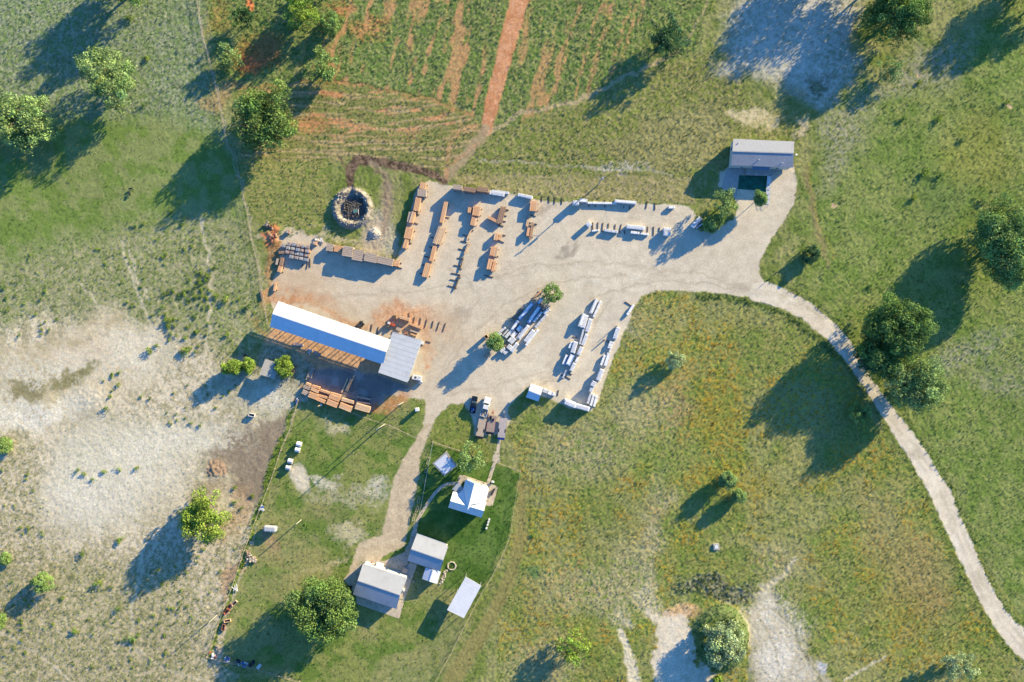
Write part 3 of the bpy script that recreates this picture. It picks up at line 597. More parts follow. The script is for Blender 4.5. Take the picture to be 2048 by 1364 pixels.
TR = [ # label, x, y, rx, ry, h, colour
 ('big round dark green oak beside the fence, left of the orange ribbed field',526,234,60,62,14.5,'oak',{}),
 ('tall pale green oak in the upper left pasture above a bare red patch',214,152,42,60,14,'pale',dict(rot=.5,low=.1)),
 ('broad grey green oak cut by the left picture edge',38,238,62,56,14,'pale',{}),
 ('small very dark green tree left of the yellow green tree at the top edge',487,38,22,26,6.5,'dark',{}),
 ('yellow green tree at the top edge above the red soil patch',598,24,38,34,10,'lime',{}),
 ('pale green shrubby tree alone beside the fence above the big dark oak',456,110,28,28,6,'pale',{}),
 ('small green tree right of the yellow green tree at the top edge',660,46,19,24,5,'mid',{}),
 ('leaning double crowned small tree at the corner of the ribbed field',648,130,28,38,6.5,'mid',dict(rot=.6)),
 ('dark green tree above the pale footpath between the top fields',1338,72,38,40,10.5,'blue',{}),
 ('large dark oak at the top edge right of the pale clearing',1800,24,60,60,15,'oak',{}),
 ('small loose pale tree below the dark oak of the top edge',1783,140,25,28,5.5,'pale',dict(thin=.8)),
 ('huge tree cut by the right picture edge, throwing a long shadow over the meadow',2016,484,58,88,15,'mid',dict(rot=.25)),
 ('tall round crowned oak at the bend of the gravel road, northern of two large ones',1798,652,64,62,16.5,'oak',{}),
 ('big grey green oak touching the south side of the tall one at the gravel bend',1836,772,55,60,13,'pale',{}),
 ('dark green low tree in the gap between the two large oaks and the gravel road',1768,712,52,54,12,'oak',{}),
 ('dark shaggy tree hanging over the gravel road west of the tall oak',1738,706,34,38,9,'blue',{}),  # added crown, its dark leaf colour stands for the oaks' shaded side
 ('small dark leafy tree in deep shade on the west edge of the gravel road',1721,824,24,22,6,'mid',{}),
 ('small lone dark bush tree in the meadow east of the gravel yard',1622,508,17,19,3.6,'blue',dict(low=.02)),
 ('small round grey green tree alone in the meadow east of the white bundles',1352,720,18,17,5.2,'grey',{}),
 ('pale green little tree in the flowery meadow, upper of a pair',1455,961,15,16,5.6,'pale',{}),
 ('pale green little tree in the flowery meadow, lower of a pair',1478,992,13,12,4.6,'pale',{}),
 ('bright lime green tree in the lower meadow at the bottom edge',1148,1294,32,34,8,'lime',dict(low=.1)),
 ('grey green willow growing on the raised round mound',1449,1290,44,50,7.5,'grey',dict(low=.12)),
 ('grey leaved tree at the bottom edge beside the gravel road bend',1920,1332,36,30,7.5,'grey',dict(low=.1)),
 ('very large spreading oak west of the grey roofed garage',648,1222,60,70,13,'oak',dict(rot=.3)),
 ('large bright green round tree on the bare chalky pasture',404,1036,48,54,11,'lime',{}),
 ('small hazy green tree in the lower left pasture',83,1165,20,20,5,'mid',{}),
 ('loose pale green tree shading the little square pavilion north of the house',942,915,27,32,8.5,'pale',dict(thin=.8)),
 ('light green spreading tree at the gravel edge by the two parked beams',1450,408,27,30,9,'pale',{}),
 ('low green lobe of bushes below the light green yard tree',1428,446,20,13,4,'mid',dict(rot=.6,low=.02)),
 ('small round tree beside the white ramp of the shingled house',1521,397,12,14,5.8,'mid',dict(low=.5)),
 ('small green tree at the top end of the long middle pile in the yard',1103,588,20,20,6,'mid',{}),
 ('small green tree at the lower end of the long middle pile in the yard',991,684,15,15,7,'mid',{}),
 ('yellow green round tree beside the small square grey shed',568,733,15,19,4.4,'lime',{}),
 ('yellow green bushy tree clump west of the small square grey shed, left one',466,734,20,12,4.8,'lime',dict(rot=.3,low=.05)),
 ('yellow green bushy tree clump west of the small square grey shed, right one',496,730,11,14,4,'lime',dict(low=.05)),
 ('small dark tree cut by the left picture edge above the bare chalk',8,890,15,15,3.6,'mid',{}),
 ('small round bush tree at the left picture edge below the bare chalk',10,1118,10,11,2.6,'mid',dict(low=.02)),
 ('green tree tip at the left picture edge near the bottom',-4,1244,10,14,4,'mid',dict(low=.02)),
 ('bright yellow green bush at the foot of the planted mound',1436,1360,9,7,2.2,'lime',dict(low=.02)),
]
for i,(lab,x,y,rx,ry,h,c,kw) in enumerate(TR):
    nm = 'oak_tree' if 'oak' in lab else ('bush' if 'bush' in lab and h<5 else 'tree')
    tree(nm,lab,x,y,rx,ry,h,c,'trees standing about the pastures and yard',seed=i+3,cat='bush' if nm=='bush' else 'tree',**kw)
# trees just beyond the picture whose shadows fall into it
for i,(x,y,r,h) in enumerate(((250,-52,56,15),(1700,-95,60,16),(1790,-70,50,15),(1600,-70,30,10),(2110,-20,40,12),(-70,250,50,14),(2100,-60,50,14),(640,-40,30,9),(480,1440,50,13))):
    tree('tree','broad dark tree just outside the frame casting its shadow into the pasture',x,y,r,r,h,'oak','trees just outside the frame',seed=60+i,thin=.45 if 1500<x<2000 else 1.0)
# scrub bushes: individuals
def bush_mesh(seed, col, r=1.0, n=7):
    rng=np.random.default_rng(seed)
    cs=[np.array([rng.normal()*.38*r,rng.normal()*.38*r,.42*r+rng.uniform(-.1,.35)*r]) for _ in range(n)]
    V,F,C=foliage(cs,[rng.uniform(.3,.5)*r for _ in cs],.22*r,.6,lin(LEAFC[col])*K*1.3,rng); V[:,2]=np.maximum(V[:,2],0)
    o=np_mesh('scrub_bush',V,F,M_LEAF,C); me=o.data; bpy.data.objects.remove(o); return me
BM=[bush_mesh(300+i,c) for i,c in enumerate(('lime','mid','lime','oak'))]
pts=[]
rb=random.Random(5)
def dense(poly,n,smin,smax):
    xs=[p[0] for p in poly]; ys=[p[1] for p in poly]; k=0
    while k<n:
        x=rb.uniform(min(xs),max(xs)); y=rb.uniform(min(ys),max(ys))
        if sd_poly(np.array([x]),np.array([y]),poly)[0]>0: continue
        if vnoise(np.array([x]),np.array([y]),26,77)[0]<.45 and rb.random()<.75: continue
        pts.append((x,y,rb.uniform(smin,smax))); k+=1
dense([(320,590),(430,530),(440,640),(400,710),(330,700)],46,.6,1.15)
dense([(180,500),(500,430),(525,600),(510,700),(280,640)],70,.4,.85)
dense([(5,520),(90,500),(120,640),(60,700),(0,640)],22,.5,.9)
dense([(200,740),(480,760),(430,860),(230,840)],26,.5,1.0)
dense([(0,1160),(420,1180),(400,1350),(0,1350)],50,.45,.9)
dense([(300,1100),(480,1080),(440,1220),(330,1280)],26,.45,.85)
dense([(0,900),(110,900),(110,1080),(0,1080)],14,.45,.8)
NB=[(262,38,1.6),(286,210,1.3),(297,117,1.3),(155,940,1),(170,948,1),(185,957,1),(207,943,1),(240,938,1),(275,935,1),(165,1110,1.5),(240,1083,1.3),(242,1078,1),(200,1165,1.6),(235,1218,1.5),(150,1260,1.5),(265,1275,1.7),
    (470,975,1),(482,1017,.9),(505,990,1),(470,1005,1.1),(301,703,1.5),(312,690,1.2),(372,700,1.8),(364,707,1.4),(452,600,1.6),(500,613,1.6),(455,670,1.2),(270,450,1),(288,447,.9),(365,450,1),(343,425,.9),(368,438,1),
    (1878,236,1.5),(1806,235,1.7),(1838,165,1),(1967,400,1.6),(1850,345,1.8),(1880,348,1.6),(1826,398,1.4),(1925,280,1.3),(2014,205,1.2),(1740,570,1.2),(1065,1070,1),(1514,842,1.3),(340,640,1.6),(212,815,1.3),(232,822,1.6),(240,830,1.3)]
pts+=NB; 
for i,(x,y,s) in enumerate(pts[:300]):
    me=BM[i%4]; p=P(x,y,0); o=bpy.data.objects.new('scrub_bush',me); COL.objects.link(o)
    o.location=(p.x,p.y,float(zsample(p.x,p.y))-.05); o.scale=(s,s,s*.8); o.rotation_euler=(0,0,rb.uniform(0,6))
    if x>1000: tag(o,'low dark green weed bush standing out of the eastern meadows','bush','weed bushes in the eastern meadows')
    else: tag(o,'small round green scrub bush dotted over the dry western pasture','bush','scrub bushes on the dry western pasture')
# ---------------------------------------------------------------- buildings
def wallbox(mb, pts, z0, z1, inset=.35):
    """closed wall ring from plan corner vectors (CCW or CW), shrunk towards the centre"""
    c = sum((Vector((p.x,p.y,0)) for p in pts), Vector((0,0,0)))/len(pts)
    q = []
    for p in pts:
        d = Vector((p.x,p.y,0))-c; q.append(c+d*(1-inset/max(d.length,.1)*1.3))
    return q
def slope(mb, e0, e1, r1, r0, th=.09, over=.0):
    """roof slab: eave e0-e1, ridge r0-r1 (r1 above e1)"""
    e0,e1,r1,r0=map(Vector,(e0,e1,r1,r0)); n=(e1-e0).cross(r0-e0).normalized()
    if n.z<0: n=-n
    k=len(mb.v); top=[e0,e1,r1,r0]; mb.v+=[tuple(p) for p in top]+[tuple(p-n*th) for p in top]
    mb.f+=[(k,k+1,k+2,k+3),(k+7,k+6,k+5,k+4)]+[(k+i,k+4+i,k+4+(i+1)%4,k+(i+1)%4) for i in range(4)]
    return n
def ribs(mb, e0, e1, r1, r0, gap=.9, w=.05, h=.022):
    e0,e1,r1,r0=map(Vector,(e0,e1,r1,r0)); n=int((e1-e0).length/gap)
    for i in range(n+1):
        t=i/max(n,1); t=min(max(t,.004),.996); mb.bar(e0.lerp(e1,t)+Vector((0,0,.002)), r0.lerp(r1,t)+Vector((0,0,.002)), w, h)
def window_on(root, a, b, t, z, w, h, kind='window', m=None, frame=None):
    """window or door in the wall from a to b (world plan vectors), at fraction t"""
    a=Vector((a.x,a.y,0)); b=Vector((b.x,b.y,0)); d=(b-a).normalized(); c=a.lerp(b,t)+Vector((0,0,z))
    nrm=Vector((d.y,-d.x,0)); ctr=root['_c']; 
    if nrm.dot(c-Vector(ctr))<0: nrm=-nrm
    fr=MB(); 
    for s in (-1,1): fr.box(c+d*s*(w/2)+nrm*.03,.05,.05,h/2+.05,d,nrm)
    for s in (-1,1): fr.box(c+Vector((0,0,s*h/2))+nrm*.03,w/2-.051,.05,.05,d,nrm)
    o=fr.build(kind,frame or whitep,root)
    g=MB().box(c+nrm*.012,w/2-.05,.02,h/2-.05,d,nrm); g.build('pane' if kind=='window' else 'panel',m or glass,o)
    return o
def gable(name,label,cat,NW,NE,SE,SW,RW,RE,ze,zr,roofm,wallm,openb=False,ribgap=.9,windows=True,z0=0.0,th=.09,posts=6,walls=True,parts=('window','door')):
    """corner args are photo pixels of the roof's corners; ze/zr eave and ridge heights"""
    nw,ne,se,sw=[P(*q,ze) for q in (NW,NE,SE,SW)]; rw,re=P(*RW,zr),P(*RE,zr)
    c=(nw+ne+se+sw)/4; root=thing(name,(c.x,c.y,0),label,cat); root['_c']=(c.x,c.y,0)
    r=MB(); slope(r,nw,ne,re,rw,th); slope(r,sw,se,re,rw,th)
    if ribgap: ribs(r,nw,ne,re,rw,ribgap); ribs(r,sw,se,re,rw,ribgap)
    ro=r.build('roof',roofm,root)
    rc=MB(); rc.bar(rw+Vector((0,0,.0)),re+Vector((0,0,.0)),.32,.07); rc.build('ridge_cap',roofm,ro)
    q=wallbox(None,(nw,ne,se,sw),0,ze)
    if not openb:
        w=MB(); zt=ze-.12
        for i in range(4):
            a,b=q[i],q[(i+1)%4]
            if i in (1,3):
                pk=Vector(((re if i==1 else rw).x,(re if i==1 else rw).y,0)); t=(pk-a).dot(b-a)/(b-a).length_squared; pk=a.lerp(b,t)
                w.poly([a+Vector((0,0,z0)),b+Vector((0,0,z0)),b+Vector((0,0,zt)),pk+Vector((0,0,zr-.14)),a+Vector((0,0,zt))])
            else: w.poly([a+Vector((0,0,z0)),b+Vector((0,0,z0)),b+Vector((0,0,zt)),a+Vector((0,0,zt))])
        w.build('wall',wallm,root)
        if windows:
            for i,ts in ((0,(.2,.5,.8)),(2,(.2,.8)),(1,(.25,)),(3,(.7,))):
                for t in ts: window_on(root,q[i],q[(i+1)%4],t,z0+1.6 if z0<.5 else z0+1.5,1.1,1.0)
            window_on(root,q[2],q[3],.5,z0+1.05,1.0,2.0,'door',wallt)
    else:
        for a,b in ((q[0],q[1]),(q[3],q[2])):
            for i in range(posts):
                p=a.lerp(b,i/(posts-1)); MB().box(p+Vector((0,0,ze/2-.07)),.09,.09,ze/2-.06,(b-a)).build('post',gwood,root)
            MB().bar(a+Vector((0,0,ze-.4)),b+Vector((0,0,ze-.4)),.1,.24).build('beam',gwood,root)
        for i in range(posts):
            a=q[0].lerp(q[1],i/(posts-1)); b=q[3].lerp(q[2],i/(posts-1)); MB().bar(a+Vector((0,0,ze-.34)),b+Vector((0,0,ze-.34)),.08,.18).build('tie_beam',gwood,root)
    del root['_c']; return root,q
def X(r,*q): return [px(r,a,b) for a,b in q]
# long pole barn
barn,bq=gable('pole_barn','long white metal roofed open pole barn with a blue shaded south slope','barn',*X('E',(290,115),(1440,510),(1366,765),(204,376)),*X('E',(229,241),(1397,634)),4.6,6.1,rwhite,wallw,openb=True,posts=11,ribgap=1.8)
# sawmill building
def shed(name,label,cat,reg,c4,zs,roofm,ribgap=.9,closed=True,wallm=wallw,along=0,postm=steel,th=.09):
    pts=[W(reg,x,y,z) for (x,y),z in zip(c4,zs)]; c=sum(pts,Vector((0,0,0)))/4
    root=thing(name,(c.x,c.y,0),label,cat); root['_c']=(c.x,c.y,0)
    r=MB(); a=pts[along:]+pts[:along]; slope(r,a[0],a[1],a[2],a[3],th)
    if ribgap: ribs(r,a[0],a[1],a[2],a[3],ribgap)
    r.build('roof',roofm,root); q=wallbox(None,pts,0,0,.25)
    if closed:
        w=MB()
        for i in range(4):
            j=(i+1)%4; w.poly([q[i],q[j],q[j]+Vector((0,0,zs[j]-.12)),q[i]+Vector((0,0,zs[i]-.12))])
        w.build('wall',wallm,root)
    else:
        for i in range(4):
            for t in ((0,.5) if (q[(i+1)%4]-q[i]).length>6 else (0,)):
                p=q[i].lerp(q[(i+1)%4],t); z=zs[i]*(1-t)+zs[(i+1)%4]*t-.12; MB().box(p+Vector((0,0,z/2)),.08,.08,z/2).build('post',postm,root)
    return root,q
mill,mq=shed('sawmill_building','grey ribbed metal roofed mill building joined to the east end of the long barn','building','E',[(1462,424),(1757,516),(1611,947),(1312,846)],(4.4,4.4,4.9,4.9),rgrey,along=3,ribgap=1.5,wallm=galv)
window_on(mill,mq[1],mq[2],.3,1.1,1.0,2.0,'door',wallt); window_on(mill,mq[1],mq[2],.7,1.8,1.2,1.0); window_on(mill,mq[2],mq[3],.5,1.6,3.2,3.0,'door',gwood); del mill['_c']
small,sq=shed('small_shed','small square shed with a plain grey roof beside the yellow green tree','shed','L',[(822,204),(978,256),(922,430),(755,372)],(2.9,2.9,3.3,3.3),rtan,along=3,ribgap=.8,wallm=gwood,closed=False,postm=gwood); del small['_c']
carp,cq=shed('carport','free standing white ribbed metal carport on slim posts at the lawn edge','carport','J',[(1370,622),(1541,720),(1351,1072),(1168,982)],(4.0,4.0,4.0,4.0),rwhite,along=1,ribgap=1.0,closed=False); del carp['_c']
MB().box(W('J',1452,668,3.93)+Vector((0,0,-.1)),1.0*5.0/2,.05,.08,W('J',1541,720,4)-W('J',1370,622,4)).build('gutter',galv,carp)
# shingled house with porch
hs,hq=gable('shingled_house','grey shingled ranch house raised on piers above the yard, with a covered porch','house',*X('D',(693,150),(1358,180),(1344,463),(667,438)),*X('D',(682,286),(1352,308)),4.3,5.4,rsh,wallw,ribgap=0,z0=.5,th=.14)
pr=MB(); a,b,c,d=[W('D',*q,3.05) for q in ((895,440),(1100,447),(1075,492),(900,488))]; slope(pr,d,c,b+Vector((0,0,.3)),a+Vector((0,0,.3)),.08); pr.build('porch_roof',mat('slate_blue_roof',(120,138,165),.6,.1),hs)
dk=MB(); a,b,c,d=[W('D',*q,.9) for q in ((836,425),(1132,435),(1127,556),(830,546))]; dk.v=[tuple(p) for p in (a,b,c,d)]+[(p.x,p.y,.7) for p in (a,b,c,d)]
dk.f=[(0,1,2,3),(7,6,5,4),(0,4,5,1),(1,5,6,2),(2,6,7,3),(3,7,4,0)]; dk.build('porch_deck',concg,hs)
for q in ((840,540),(930,545),(1030,548),(1120,548)): 
    p=W('D',*q,.9); MB().box((p.x,p.y,1.9),.06,.06,1.0).build('porch_post',whitep,hs)
for q,hh in (((962,385),.7),((1214,424),1.2),((742,200),.5)):
    p=W('D',*q,4.4); MB().tube((p.x,p.y,4.1),(p.x,p.y,4.7+hh),.14,.14).build('vent_pipe',whitep,hs)
dsh=W('D',1374,325,3.6); MB().tube((dsh.x-.2,dsh.y,3.2),(dsh.x+.1,dsh.y,3.5),.05,.05).ell((dsh.x+.15,dsh.y,3.6),.35,.35,.12).build('satellite_dish',whitep,hs)
for q in ((965,203),(1022,203),(1085,205)):
    p=W('D',*q,4.3); MB().box((p.x,p.y,4.45),.22,.12,.1,taper=.6).build('roof_vent',galv,hs)
rm=thing('access_ramp',W('D',1072,700),'long narrow white plank ramp running down from the porch','ramp')
a=W('D',1084,556,.95); b=W('D',1060,864,.05); MB().bar(a,b,1.25,.07).build('walkway',whitep,rm)
for s in (-1,1):
    d_=(b-a).normalized(); sd=Vector((-d_.y,d_.x,0)); r=MB(); r.bar(a+sd*.66*s+Vector((0,0,.9)),b+sd*.66*s+Vector((0,0,.9)),.06,.06)
    for t in (0,.2,.4,.6,.8,1): p=a.lerp(b,t)+sd*.66*s; r.box(p+Vector((0,0,.47)),.035,.035,.42)
    r.build('handrail',whitep,rm)
for y in (660,712,765,815): p=W('D',1074-(y-660)*.08,y,.4); MB().box(Vector((p.x,p.y,a.lerp(b,(y-556)/308).z+.09)),.32,.1,.015).build('tread_strip',strapm,rm)
def slab(name,pts,m,z=.05,th=.2,kind='structure',grow=None):
    mb=MB(); n=len(pts); mb.v=[(p.x,p.y,z) for p in pts]+[(p.x,p.y,z-th) for p in pts]
    mb.f=[tuple(range(n)),tuple(range(2*n-1,n-1,-1))]+[(i,n+i,n+(i+1)%n,(i+1)%n) for i in range(n)]
    c=sum((Vector(p) for p in pts),Vector((0,0,0)))/n; o=mb.build(name,m,loc=(c.x,c.y,0)); 
    # make sure the top faces up
    if o.data.polygons[0].normal.z<0: o.data.flip_normals()
    return tag(o,kind=kind) if kind else o
t_=slab('turf_mat',[W('D',*q) for q in ((757,548),(1062,560),(1048,735),(1000,716),(740,697))],turf,.12,kind=None); tag(t_,'dark green artificial turf mat laid in front of the porch','mat')
slab('house_pad',[W('D',*q) for q in ((640,470),(830,470),(830,540),(760,545),(725,800),(690,800),(700,700),(560,720),(600,520))],concg,.045)
# white kiosk at the yard edge
ks,_=gable('white_hut','small white gabled metal hut at the lower edge of the gravel yard','hut',*X('H',(852,142),(976,185),(926,331),(796,285)),*X('H',(826,213),(952,262)),2.9,3.7,rwhite,whitep,ribgap=.6,windows=True)
# house with cross gable
ze,zr=4.3,6.5
hc=W('I',960,850,0); home=thing('farmhouse',(hc.x,hc.y,0),'white metal roofed farmhouse with crossing gables and a long shadow on its lawn','house'); home['_c']=(hc.x,hc.y,0)
q_=lambda x,y,z: W('I',x,y,z)
r=MB(); slope(r,q_(722,962,ze),q_(1135,1087,ze),q_(1165,1003,zr),q_(748,880,zr)); slope(r,q_(782,762,ze),q_(1193,890,ze),q_(1165,1003,zr),q_(748,880,zr))
ribs(r,q_(722,962,ze),q_(1135,1087,ze),q_(1165,1003,zr),q_(748,880,zr),.6); r.build('main_roof',rwhite,home)
zr2=7.1; r=MB(); slope(r,q_(905,740,ze+.2),q_(938,612,ze+.2),q_(1046,660,zr2),q_(962,992,zr2)); 
r.v+= [tuple(q_(845,790,ze+.25)),tuple(q_(905,740,ze+.25)),tuple(q_(962,992,zr2+.01)),tuple(q_(940,930,zr+.12))]; k=len(r.v); r.f.append((k-4,k-3,k-2,k-1))
slope(r,q_(1185,897,ze+.2),q_(1228,722,ze+.2),q_(1090,668,zr2-.35),q_(1010,925,zr2-.35)); r.build('wing_roof',rwhite,home)
r=MB(); slope(r,q_(1010,925,zr2-.34),q_(1090,668,zr2-.34),q_(1046,660,zr2+.01),q_(962,992,zr2+.01)); r.build('ridge_strip',rwhite,home)
r=MB(); slope(r,q_(770,735,2.9),q_(850,640,2.9),q_(915,735,3.3),q_(855,800,3.3)); r.build('side_porch_roof',galv,home)
for pts_,nm in (((q_(722,962,0),q_(1135,1087,0),q_(1193,890,0),q_(782,762,0)),'wall'),((q_(870,800,0),q_(938,620,0),q_(1228,725,0),q_(1185,880,0)),'wall')):
    pl=[Vector((p.x*(H-ze)/H,p.y*(H-ze)/H,0)) for p in pts_]; qq=wallbox(None,pl,0,0,.4); w=MB()
    for i in range(4):
        j=(i+1)%4; w.poly([qq[i],qq[j],qq[j]+Vector((0,0,ze-.15)),qq[i]+Vector((0,0,ze-.15))])
    w.build(nm,wallw,home)
    for i,ts in ((0,(.2,.75)),(1,(.3,.7)),(2,(.3,))):
        for t in ts: window_on(home,qq[i],qq[(i+1)%4],t,1.7,1.1,1.2)
    if pts_[0]==q_(722,962,0):
        for A_,B_,R_ in ((qq[1],qq[2],q_(1165,1003,zr)),(qq[3],qq[0],q_(748,880,zr))):
            g=MB(); pk=A_.lerp(B_,.45); g.poly([A_+Vector((0,0,ze-.16)),B_+Vector((0,0,ze-.16)),pk+Vector((0,0,zr-.2))]); g.build('gable_end',wallw,home)
    else:
        g=MB(); A_,B_=qq[1],qq[2]; g.poly([A_+Vector((0,0,ze-.16)),B_+Vector((0,0,ze-.16)),A_.lerp(B_,.42)+Vector((0,0,zr2-.5)),A_.lerp(B_,.38)+Vector((0,0,zr2-.4))]); g.build('gable_end',wallw,home); window_on(home,A_,B_,.5,1.05,1.0,2.0,'door',wallt)
ch=q_(1080,1000,4.7); MB().tube((ch.x,ch.y,4.3),(ch.x,ch.y,5.7),.1).build('vent_pipe',whitep,home)
del home['_c']
slab('patio',[W('I',*q) for q in ((860,560),(905,558),(1175,648),(1310,690),(1335,715),(1318,790),(1272,938),(1225,945),(1190,930),(1150,700),(900,640),(850,735),(800,740),(840,640))],conc,.06)
def path(name,reg,pts,w,m=conc,z=.05):
    P_=[W(reg,*q) for q in pts]; L=[];R=[]
    for i,p in enumerate(P_):
        d=(P_[min(i+1,len(P_)-1)]-P_[max(i-1,0)]).normalized(); s=Vector((-d.y,d.x,0))*w/2; L.append(p+s); R.append(p-s)
    mb=MB()
    for i in range(len(P_)-1):
        k=len(mb.v); q=[R[i],R[i+1],L[i+1],L[i]]; mb.v+=[(a.x,a.y,z) for a in q]+[(a.x,a.y,z-.2) for a in q]
        mb.f+=[(k,k+1,k+2,k+3),(k,k+4,k+5,k+1),(k+2,k+6,k+7,k+3)]
    return tag(mb.build(name,m,loc=tuple(P_[0])),kind='structure')
path('garden_path','I',((830,668),(760,662),(700,672),(630,712),(560,780),(500,860),(440,950),(380,1050),(335,1130),(300,1230),(275,1310),(262,1364)),1.05)
path('front_walk','H',((533,610),(515,760),(500,850),(480,940),(440,1060),(398,1190)),1.05)
slab('walk_landing',[W('H',*q) for q in ((465,850),(520,870),(528,960),(480,985),(440,945))],stone,.035)
# garages
g1,_=gable('garage','large garage with grey north and blue shaded south roof slope, nearest the huge oak','garage',*X('J',(250,474),(736,632),(614,972),(140,812)),*X('J',(192,660),(656,820)),3.6,4.9,rgar,wallw,ribgap=.6)
g2,_=gable('garage','medium garage with a strip roof on its north side, joined to a white annex','garage',*X('J',(832,166),(1180,290),(1090,562),(738,446)),*X('J',(776,316),(1128,438)),3.2,4.4,rgar,wallw,ribgap=.6)
r=MB(); slope(r,W('J',838,146,2.9),W('J',1165,262,2.9),W('J',1165,287,3.05),W('J',834,170,3.05),.06); r.build('lean_to_roof',galv,g2)
g3,_=gable('annex','small white gabled annex tucked against the south side of the medium garage','shed',*X('J',(1100,566),(1060,697),(896,641),(934,516)),*X('J',(1016,545),(976,672)),2.6,3.4,rwhite,whitep,ribgap=.6,windows=False)
slab('garage_apron',[W('J',*q) for q in ((175,800),(700,560),(760,460),(832,480),(838,500),(712,850),(645,1078),(440,1005),(182,915))],conc,.05)
slab('garage_forecourt',[W('J',*q) for q in ((40,640),(280,420),(480,452),(700,350),(850,40),(835,170),(740,450),(760,540),(700,600),(250,460),(150,790))],conc,.04)
MB().box(W('J',697,762,.45),.35,.35,.4).build('air_conditioner',whitep,loc=tuple(W('J',697,762))).update_tag()
o=bpy.data.objects['air_conditioner']; tag(o,'white air conditioning unit against the east wall of the large garage','air conditioner')
o=MB().box(W('E',1762,540,.8),.45,.6,.75,(.4,1,0)).build('air_conditioner',whitep,loc=tuple(W('E',1762,540))); tag(o,'white cooling unit at the north east corner of the mill building','air conditioner')
# square pavilion
pv,vq=shed('pavilion','little square pavilion with a pale edged blue metal roof, north west of the farmhouse','pavilion','I',[(697,265),(836,440),(674,572),(526,416)],(2.9,2.9,2.6,2.6),rtan,along=3,ribgap=0,closed=False,postm=gwood,th=.16)
r=MB(); n_=slope(r,W('I',678,552,2.68),W('I',550,417,2.68),W('I',688,300,2.95),W('I',812,440,2.95),.04); r.build('metal_panel',rwhite,pv); del pv['_c']
for i,q in enumerate(((725,340),(770,392),(805,425))):
    p=W('I',*q,2.95); o=MB().box(Vector((p.x,p.y,3.0)),.25,.15,.12,(1,-1,0)).build('roof_tile_pack',bwood,pv,)
# stone ring planter and rock border
c=W('J',1219,500); sr=thing('stone_planter',tuple(c),'round ring of pale stones planted with flowers beside the medium garage','planter')
m=MB(); rr=random.Random(2)
for i in range(20):
    t=2*math.pi*i/20; m.rock((1.25*math.cos(t),1.25*math.sin(t),.15),.27,rr)
child(m,'stone_ring',stone,sr); V,F,C=foliage([np.array([0,0,.2]),np.array([.4,.2,.2]),np.array([-.3,-.4,.2])],[.4,.3,.35],.2,.5,lin((100,124,60))*K,RNG); o=np_mesh('flowers',V,F,M_LEAF,C); o.parent=sr
m=MB(); 
for i in range(46):
    t=i/45; x=1158-(t**1.2)*60+rr.uniform(-22,22)*(1-.4*t); y=548+t*150; p=W('J',x,y,.1); m.rock(tuple(p),rr.uniform(.15,.35),rr)
tag(m.build('rock_border',stone,loc=tuple(W('J',1130,620))),'rough border of pale rocks curving down the side of the little white annex','rock border')
m=MB()
for i in range(330):
    x,y=rr.gauss(1130,58),rr.gauss(310,58); p=W('A',min(max(x-30,975),1215),min(max(y-10,200),420),.3); m.rock(tuple(p),rr.uniform(.12,.4),rr)
tag(m.build('rubble',mat('dark_rubble',(110,104,98),.95,.5,1.0),loc=tuple(W('A',1085,300))),'burnt rubble and scrap heaped in the middle of the round pit',None,None,'stuff')
gp=thing('scrap_sheet',tuple(W('A',1110,330)),'pale green scrap sheet lying on the rubble in the round pit','scrap')
child(MB().box((0,0,.75),.75,.5,.04,(1,.3,.2)),'sheet',mat('green_paint',(130,175,150),.6,.2),gp); child(MB().tube((.9,.6,.6),(1.0,-1.0,.6),.08),'pipe',whitep,gp)
m=MB()
for i in range(220):
    t=rr.uniform(0,6.28); ra=rr.gauss(5.3,.7); c=P(705,416); 
    if abs(math.sin(t)-1)<.06 : continue
    xx=c.x+ra*math.cos(t); yy=c.y+ra*math.sin(t); m.rock((xx,yy,float(zsample(xx,yy))+.03),rr.uniform(.12,.34),rr)
tag(m.build('boulders',mat('grey_limestone',(178,170,158),.95,.5,1.2,bump=.5),loc=tuple(P(705,416))),'loose pale boulders covering the round embankment of the pit',None,None,'stuff')
m=MB()
for i in range(80):
    x,y=rr.gauss(750,5.5),rr.gauss(466,5.5); p=P(x,y); m.rock((p.x,p.y,float(zsample(p.x,p.y))),rr.uniform(.1,.25),rr)
tag(m.build('gravel_heap',stone,loc=tuple(P(750,466))),'small heap of white crushed stone beside the round pit',None,None,'stuff')
# ---------------------------------------------------------------- timber and wrapped bundles
TIM = {'c':(cedar,'orange'),'p':(cedar2,'pale orange'),'g':(gwood,'grey brown'),'b':(bwood,'brown'),'d':(dwood,'dark')}
WR = {'w':(wrap,'white'),'y':(wrapg,'grey'),'u':(wrapb,'blue')}
rq=random.Random(21)
SIZEW=lambda L: 'short' if L<3.2 else ('mid length' if L<5 else 'long')
def timber(reg,x0,y0,x1,y1,wz,h,kind,n,label,group,z0=.22,layers=2):
    s=ZR[reg][2]; zt=z0+h
    a=W(reg,x0,y0,zt); b=W(reg,x1,y1,zt); a.z=b.z=z0; c=(a+b)/2; L=(b-a).length; w=wz/s*SC
    m0,cn=TIM[kind]; root=thing('timber_stack',(c.x,c.y,0),label,'timber stack',group,math.atan2(b.y-a.y,b.x-a.x))
    tw=w/n
    for i in range(n):
        for l in range(layers):
            dl=rq.uniform(-.04,.04)*L; hl=h/layers; mb=MB().box((dl/2,(i+.5)*tw-w/2,z0+hl*(l+.5)),(L/2)*rq.uniform(.94,1),tw/2-.035,hl/2-.015)
            child(mb,'timber',m0 if rq.random()>.15 else (cedar2 if kind=='c' else gwood),root)
    for t in (-.33,.33): child(MB().box((L*t,0,z0-.115),.07,w/2+rq.uniform(.1,.5),.10),'bearer',dwood,root)
    return root
